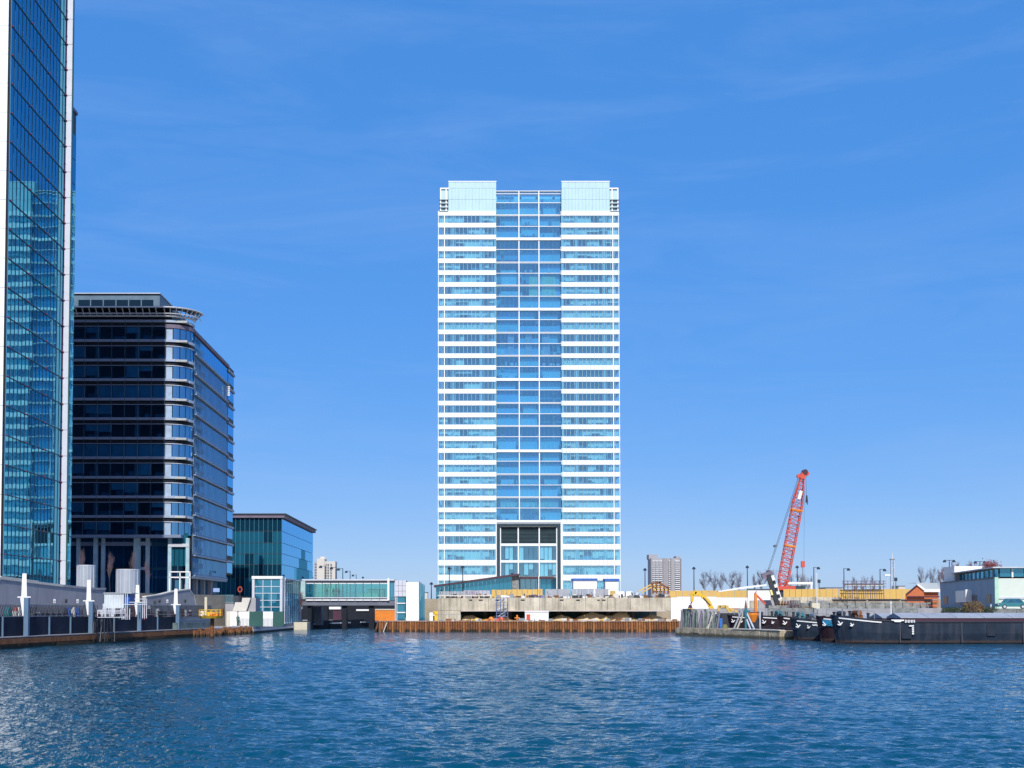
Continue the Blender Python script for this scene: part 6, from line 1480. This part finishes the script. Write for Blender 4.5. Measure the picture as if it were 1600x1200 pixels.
# ------------------------------------------------------------------ lamps, mast, far blocks, trees
def street_lamp(px, py, Yl, heads, lab, z0=5.2):
    zt = PZ(py, Yl); X = PX(px, Yl)
    g = thing('street_lamp', lab, 'street lamp', (X, Yl, z0), 'dark street lamps along the road behind the site')
    MB().tube((X, Yl, z0), (X, Yl, zt), .16, 7, .10).build('post', lamp_m, g)
    for s_ in heads:
        MB().bar((X, Yl, zt-.1), (X+s_*1.15, Yl, zt-.05), .12).build('arm', lamp_m, g)
        c = Vector((X+s_*1.2, Yl, zt-.35)); MB().tube(c+Vector((0,0,-.25)), c+Vector((0,0,.1)), .45, 8, .42).tube(c+Vector((0,0,.1)), c+Vector((0,0,.4)), .42, 8, .12).build('lantern', lamp_m, g)
lampdata = [(488,901,520,[0],'lamp just right of the teal block, its head barely above the footbridge roof'),(508,884,330,[-1],'lamp before the far cream flats, leftmost of the tall ones above the footbridge'),
 (525,886,330,[-1],'lamp at the right edge of the far cream flats'),(535.5,888,345,[-1],'lamp first clear of the cream flats above the footbridge'),(547,892,390,[-1],'lamp second clear of the cream flats above the footbridge'),
 (556.5,898,450,[-1],'short far lamp, third clear of the cream flats'),(567,901,500,[0],'far lamp showing only its head above the footbridge roof'),(674,910,330,[0],'small lamp left of the pavilion roof'),
 (702,886,330,[0],'lamp before the left wing of the tower'),(723,884,330,[0],'second lamp before the left wing of the tower'),(1008,888,330,[0],'lamp left of the far grey flats'),
 (1084.5,886,330,[0],'lamp right of the far grey flats'),(1168,884,330,[0],'lamp between the bare trees and the crane'),(1246,884,330,[0],'lamp right behind the crane boom'),(1272,886,330,[1],'lamp with one arm right of the white canopy'),
 (1319,888,330,[1],'lamp with one arm above the scaffold cage'),(1375.5,889,330,[1],'lamp with one arm left of the lattice mast'),(1484,875,330,[-1,1],'twin headed lamp above the left end of the warehouse'),(1532,877,330,[-1,1],'twin headed lamp above the middle of the warehouse'),(800,895,425,[0],'lamp rising behind the pavilion roof')]
for d in lampdata: street_lamp(*d)
def extra():
    Y = 330; g = thing('traffic_signal', 'red topped signal post behind the crane', 'signal', (PX(1254.5,Y), Y, 5.2))
    MB().tube((PX(1254.5,Y),Y,5.2),(PX(1254.5,Y),Y,PZ(886,Y)),.1,6).build('post', steel, g); c = P(1254.5,881,Y)
    B('head', red_p, g, c.x-.45, c.x+.45, Y-.3, Y+.3, c.z-.9, c.z+.7)
    for (px, py, lab) in ((1280,909,'small black signal box on a pole right of the white canopy'),(1400,906,'small black signal box on a pole beside the lattice mast')):
        g = thing('signal_box', lab, 'signal', (PX(px,Y), Y, 5.2)); MB().tube((PX(px,Y),Y,5.2),(PX(px,Y),Y,PZ(py,Y)),.09,6).build('post', lamp_m, g); B('box', lamp_m, g, PX(px,Y)-.35, PX(px,Y)+.35, Y-.2, Y+.2, PZ(py+2,Y), PZ(py-3.5,Y))
    Y = 420; g = thing('lattice_mast', 'tall pale lattice mast between the hoardings and the warehouse', 'mast', (PX(1395,Y), Y, 5.2))
    for (sx, sy) in ((-.6,-.6),(.6,-.6),(.6,.6),(-.6,.6)): MB().tube((PX(1395,Y)+sx, Y+sy, 5.2), (PX(1395,Y)+sx*.7, Y+sy*.7, PZ(874,Y)), .11, 5).build('leg', light_steel, g)
    mb = MB(); n = 12
    for i in range(n):
        z0, z1 = lerp(5.2, PZ(874,Y), i/n), lerp(5.2, PZ(874,Y), (i+1)/n); s_ = 1 if i%2 else -1; mb.tube((PX(1395,Y)-.5*s_, Y-.5, z0), (PX(1395,Y)+.5*s_, Y-.5, z1), .07, 4)
    mb.build('bracing', light_steel, g); MB().tube((PX(1395,Y),Y,PZ(874,Y)),(PX(1395,Y),Y,PZ(863,Y)),.25,6,.08).build('aerial', light_steel, g)
    B('platform', steel, g, PX(1391.5,Y), PX(1398.5,Y), Y-.7, Y+.7, PZ(874.5,Y), PZ(873.3,Y))
    g = thing('floodlight', 'white headed floodlight post left of the lattice mast', 'floodlight', (PX(1386,Y), 300, 5.2)); MB().tube((PX(1386,300),300,5.2),(PX(1386,300),300,PZ(900,300)),.1,6).build('post', light_steel, g); B('head', white_paint, g, PX(1382,300), PX(1391,300), 299.7, 300.3, PZ(899.5,300), PZ(897.5,300))
    # far cream flats
    Y = 1100; x = lambda p: PX(p, Y); z = lambda p: PZ(p, Y)
    g = thing('cream_flats', 'far cream tower block with a rounded top beside the teal block', 'tower block', (x(508), Y, 5.2))
    B('left_wing', far_grey, g, x(490.5), x(495), Y+2, Y+16, 5.2, z(878)); B('core', far_cream, g, x(495)+.01, x(507), Y-1, Y+16, 5.2, z(873)); B('right_wing', far_cream, g, x(507)+.01, x(523.5), Y+1, Y+16, 5.2, z(877))
    MB().tube((x(503),Y+6,z(873)),(x(503),Y+6,z(869.5)),x(509)-x(503),12,(x(509)-x(503))*.7).build('tank_room', far_cream, g)
    for k in range(9):
        yy = 881+k*4.3
        for (a, b) in ((491.3,494.3),(508.6,510),(511.5,513.5),(516,518)): B('window', far_dark, g, x(a), x(b), Y-.1 if a > 495 else Y+1.8, Y+.99 if a > 495 else Y+1.99, z(yy+1.8), z(yy))
    # far grey flats (slab with lift towers)
    Y = 1250; x = lambda p: PX(p, Y); z = lambda p: PZ(p, Y)
    g = thing('grey_flats', 'far grey concrete slab block of flats with two rooftop turrets, right of the tower', 'tower block', (x(1040), Y, 5.2))
    B('turret', far_grey, g, x(1015.5), x(1029), Y+6, Y+20, z(873.5), z(866)); B('turret', far_grey, g, x(1058), x(1065), Y+6, Y+20, z(871.5), z(868.5))
    B('slab', far_grey, g, x(1017), x(1065.5), Y+1, Y+20, 5.2, z(872))
    white_bal = mat('far_balcony', (0.62,0.62,0.64), .8)
    for k in range(16):
        yy = 876+k*3.05
        for (a, b) in ((1018.6,1023),(1024,1029),(1030,1035),(1045,1047.5),(1055,1062.5)):
            B('balcony', white_bal, g, x(a), x(b), Y-.9, Y+.99, z(yy+1.5), z(yy))
        for (a, b) in ((1018.6,1023),(1024,1029),(1030,1035),(1055,1062.5)):
            B('window', far_dark, g, x(a)+.1, x(b)-.1, Y+.7, Y+.98, z(yy+2.9), z(yy+1.55))
    for a in (1017.2, 1036, 1048, 1063.2): B('shaft', mat('far_shaft', (.28,.27,.29), .9), g, x(a), x(a+1.8 if a != 1036 else a+7), Y-1.5, Y+.99, 5.2, z(872.5))
    # distant low skyline
    rr = random.Random(33)
    for i, (a, b, yt, c, lab) in enumerate(((1098,1112,924,far_cream,'far low cream building under the first bare trees'),(1290,1316,918.5,far_grey,'far low grey building left of the scaffold cage'),(1404,1414,916,far_cream,'far low cream building right of the lattice mast'),(660,668,926,far_cream,'far low cream building between lift tower and pavilion'),(575,600,921,far_grey,'far low grey building behind the footbridge'))):
        Yf = 700; g = thing('far_building', lab, 'building', (PX((a+b)/2,Yf), Yf, 5.2)); B('wall', c, g, PX(a,Yf), PX(b,Yf), Yf, Yf+12, 5.2, PZ(yt,Yf)); B('roof', far_dark, g, PX(a,Yf)-.3, PX(b,Yf)+.3, Yf-.3, Yf+12.3, PZ(yt,Yf)+.01, PZ(yt-.8,Yf))
extra()

def tree_mesh(seed, m, spread=.5, columnar=False):
    r = random.Random(seed); trunk = MB(); tw = MB()
    def grow(p, d, L, rad, lev):
        n = 3; q = p
        for i in range(n):
            d2 = (d+Vector((r.uniform(-.12,.12), r.uniform(-.12,.12), r.uniform(-.03,.08)))).normalized(); q2 = q+d2*L/n
            (trunk if lev == 0 else tw).tube(q, q2, rad*(1-.25*i/n), 5 if lev < 2 else 3, rad*(1-.25*(i+1)/n), cap=False); q = q2; d = d2
            if lev < 4:
                for k in range((1 if i == 0 else 2) + (lev > 0) + (3 if lev == 3 else 0)):
                    if lev == 0 and i == 0: continue
                    a = r.uniform(0, 6.28); s = spread*r.uniform(.6,1.3)
                    dd = (d+Vector((math.cos(a)*s, math.sin(a)*s, .15 if columnar else 0))).normalized()
                    grow(q-d*L/n*r.uniform(0,.6), dd, L*r.uniform(.45,.68), rad*.46, lev+1)
    grow(Vector((0,0,0)), Vector((0,0,1)), .55, .005 if columnar else .011, 0)
    zs = max(v.z for v in tw.v); 
    for mb in (trunk, tw): mb.v = [v/zs for v in mb.v]
    return trunk.mesh('trunk', m), tw.mesh('crown', m)
TM = {('g', i): tree_mesh(50+i, bark, .75) for i in range(3)}
TM.update({('r', i): tree_mesh(70+i, bark_r, .75) for i in range(2)}); TM.update({('p', i): tree_mesh(90+i, mat('pink_bark', (.17,.075,.085), .9), .7) for i in range(2)})
TM.update({('c', i): tree_mesh(110+i, bark_r, .33, True) for i in range(2)})
print('twig tris', [len(TM[k][1].polygons) for k in TM])
def tree(kind, px, pyt, Yt, wpx, lab, group, z0=5.2, k=0):
    h = PZ(pyt, Yt)-z0; g = thing('bare_tree', lab, 'tree', (PX(px,Yt), Yt, z0), group)
    tr, cr = TM[(kind, k)]; bb = max(abs(v.co.x) for v in cr.vertices); w_ = wpx/2/2000*Yt/(bb)
    a = piece('trunk', tr, (PX(px,Yt), Yt, z0), g); b = piece('crown', cr, (PX(px,Yt), Yt, z0), g)
    for o in (a, b): o.scale = (w_, w_, h)
    g.rotation_euler = (0, 0, (px*1.7) % 6.28)
G1 = 'bare winter trees behind the hoarding'
for i, (px, yt, w_, lab) in enumerate(((1102,890,19,'bare tree nearest the far grey flats'),(1115,888,19,'bare tree second from the far grey flats'),(1129,891,19,'bare tree third from the far grey flats'),(1141,890,18,'bare tree fourth from the far grey flats'),(1155,889,20,'bare tree just left of the lamp beside the crane'),(1178,894,16,'small bare tree just right of the lamp beside the crane'),(1191,888,18,'bare tree left of the piling leader'),(1207,884,20,'bare tree behind the piling leader'),
        (1236,893,18,'bare tree behind the foot of the crane boom'),(1252,891,22,'reddish bare tree right of the crane boom'),(1263,896,16,'small reddish bare tree above the white canopy'))):
    tree('r' if i > 8 else 'g', px, yt, 400, w_+4, lab, G1, k=i%(2 if i > 8 else 3))
for i, (px, yt, lab) in enumerate(((1336,898,'small bare tree left of three above the scaffold cage'),(1350,897,'small bare tree in the middle of three above the scaffold cage'),(1363,896,'small bare tree right of three above the scaffold cage'))):
    tree('g', px, yt, 450, 16, lab, G1, k=i%3)
G2 = 'bare trees behind the brick house and warehouse'
for i, (px, yt, lab) in enumerate(((1442,881,'tall bare tree leftmost above the brick house'),(1456,882,'bare tree second above the brick house'),(1470,882,'bare tree at the left end of the warehouse roof'),(1478,884,'bare tree below the first twin lamp'))):
    tree('g' if i < 2 else 'p', px, yt, 380, 20, lab, G2, k=i%2)
for i, px in enumerate((1490, 1500, 1511, 1521, 1540)):
    tree('p', px, 873+(i%2)*2, 380, 20, ('pinkish bare tree, number %s along the warehouse roof' % ['first','second','third','fourth','fifth'][i]).replace('number ', 'the '), G2, k=i%2)
r = random.Random(4); mb = MB()
c = P(1548, 884, 300)
for i in range(900):
    v = Vector((r.gauss(0,.45), r.gauss(0,.45), r.gauss(0,.4))); s = .22
    p = c+Vector((v.x*2.0, v.y*2, v.z*1.4)); a = Vector((r.uniform(-1,1), r.uniform(-1,1), r.uniform(-1,1)))*s; b = Vector((r.uniform(-1,1), r.uniform(-1,1), r.uniform(-1,1)))*s
    mb.add([p-a, p+b, p+a], [(0,1,2)])
g = thing('bare_tree', 'round crowned pink red tree above the right part of the warehouse roof', 'tree', (c.x, c.y, 5.2), None); stuff(mb.build('crown', bush_r, g)); MB().tube((c.x,c.y,5.2),(c.x,c.y,c.z),.2,6,.08).build('trunk', bark, g)
for i, (px, yt, lab) in enumerate(((129,855,'slim bare poplar rising behind the first steel drum'),(172,860,'slim bare poplar between the two steel drums'),(207,858,'slim bare poplar rising behind the second steel drum'),(232,872,'slim bare poplar right of the second steel drum'))):
    tree('c', px, yt, 150 if i in (1,3) else 168, 15, lab, 'slim bare trees before the dark office block', k=i%2)
tree('c', 471, 921, 206, 18, 'slim bare brown tree beside the left end of the footbridge', 'slim bare trees before the dark office block', z0=.95, k=0)
S.cycles.max_bounces = 8; S.cycles.transparent_max_bounces = 12
print('objects', len(bpy.data.objects), 'tris', sum(len(o.data.polygons)*2 for o in bpy.data.objects if o.type == 'MESH'))
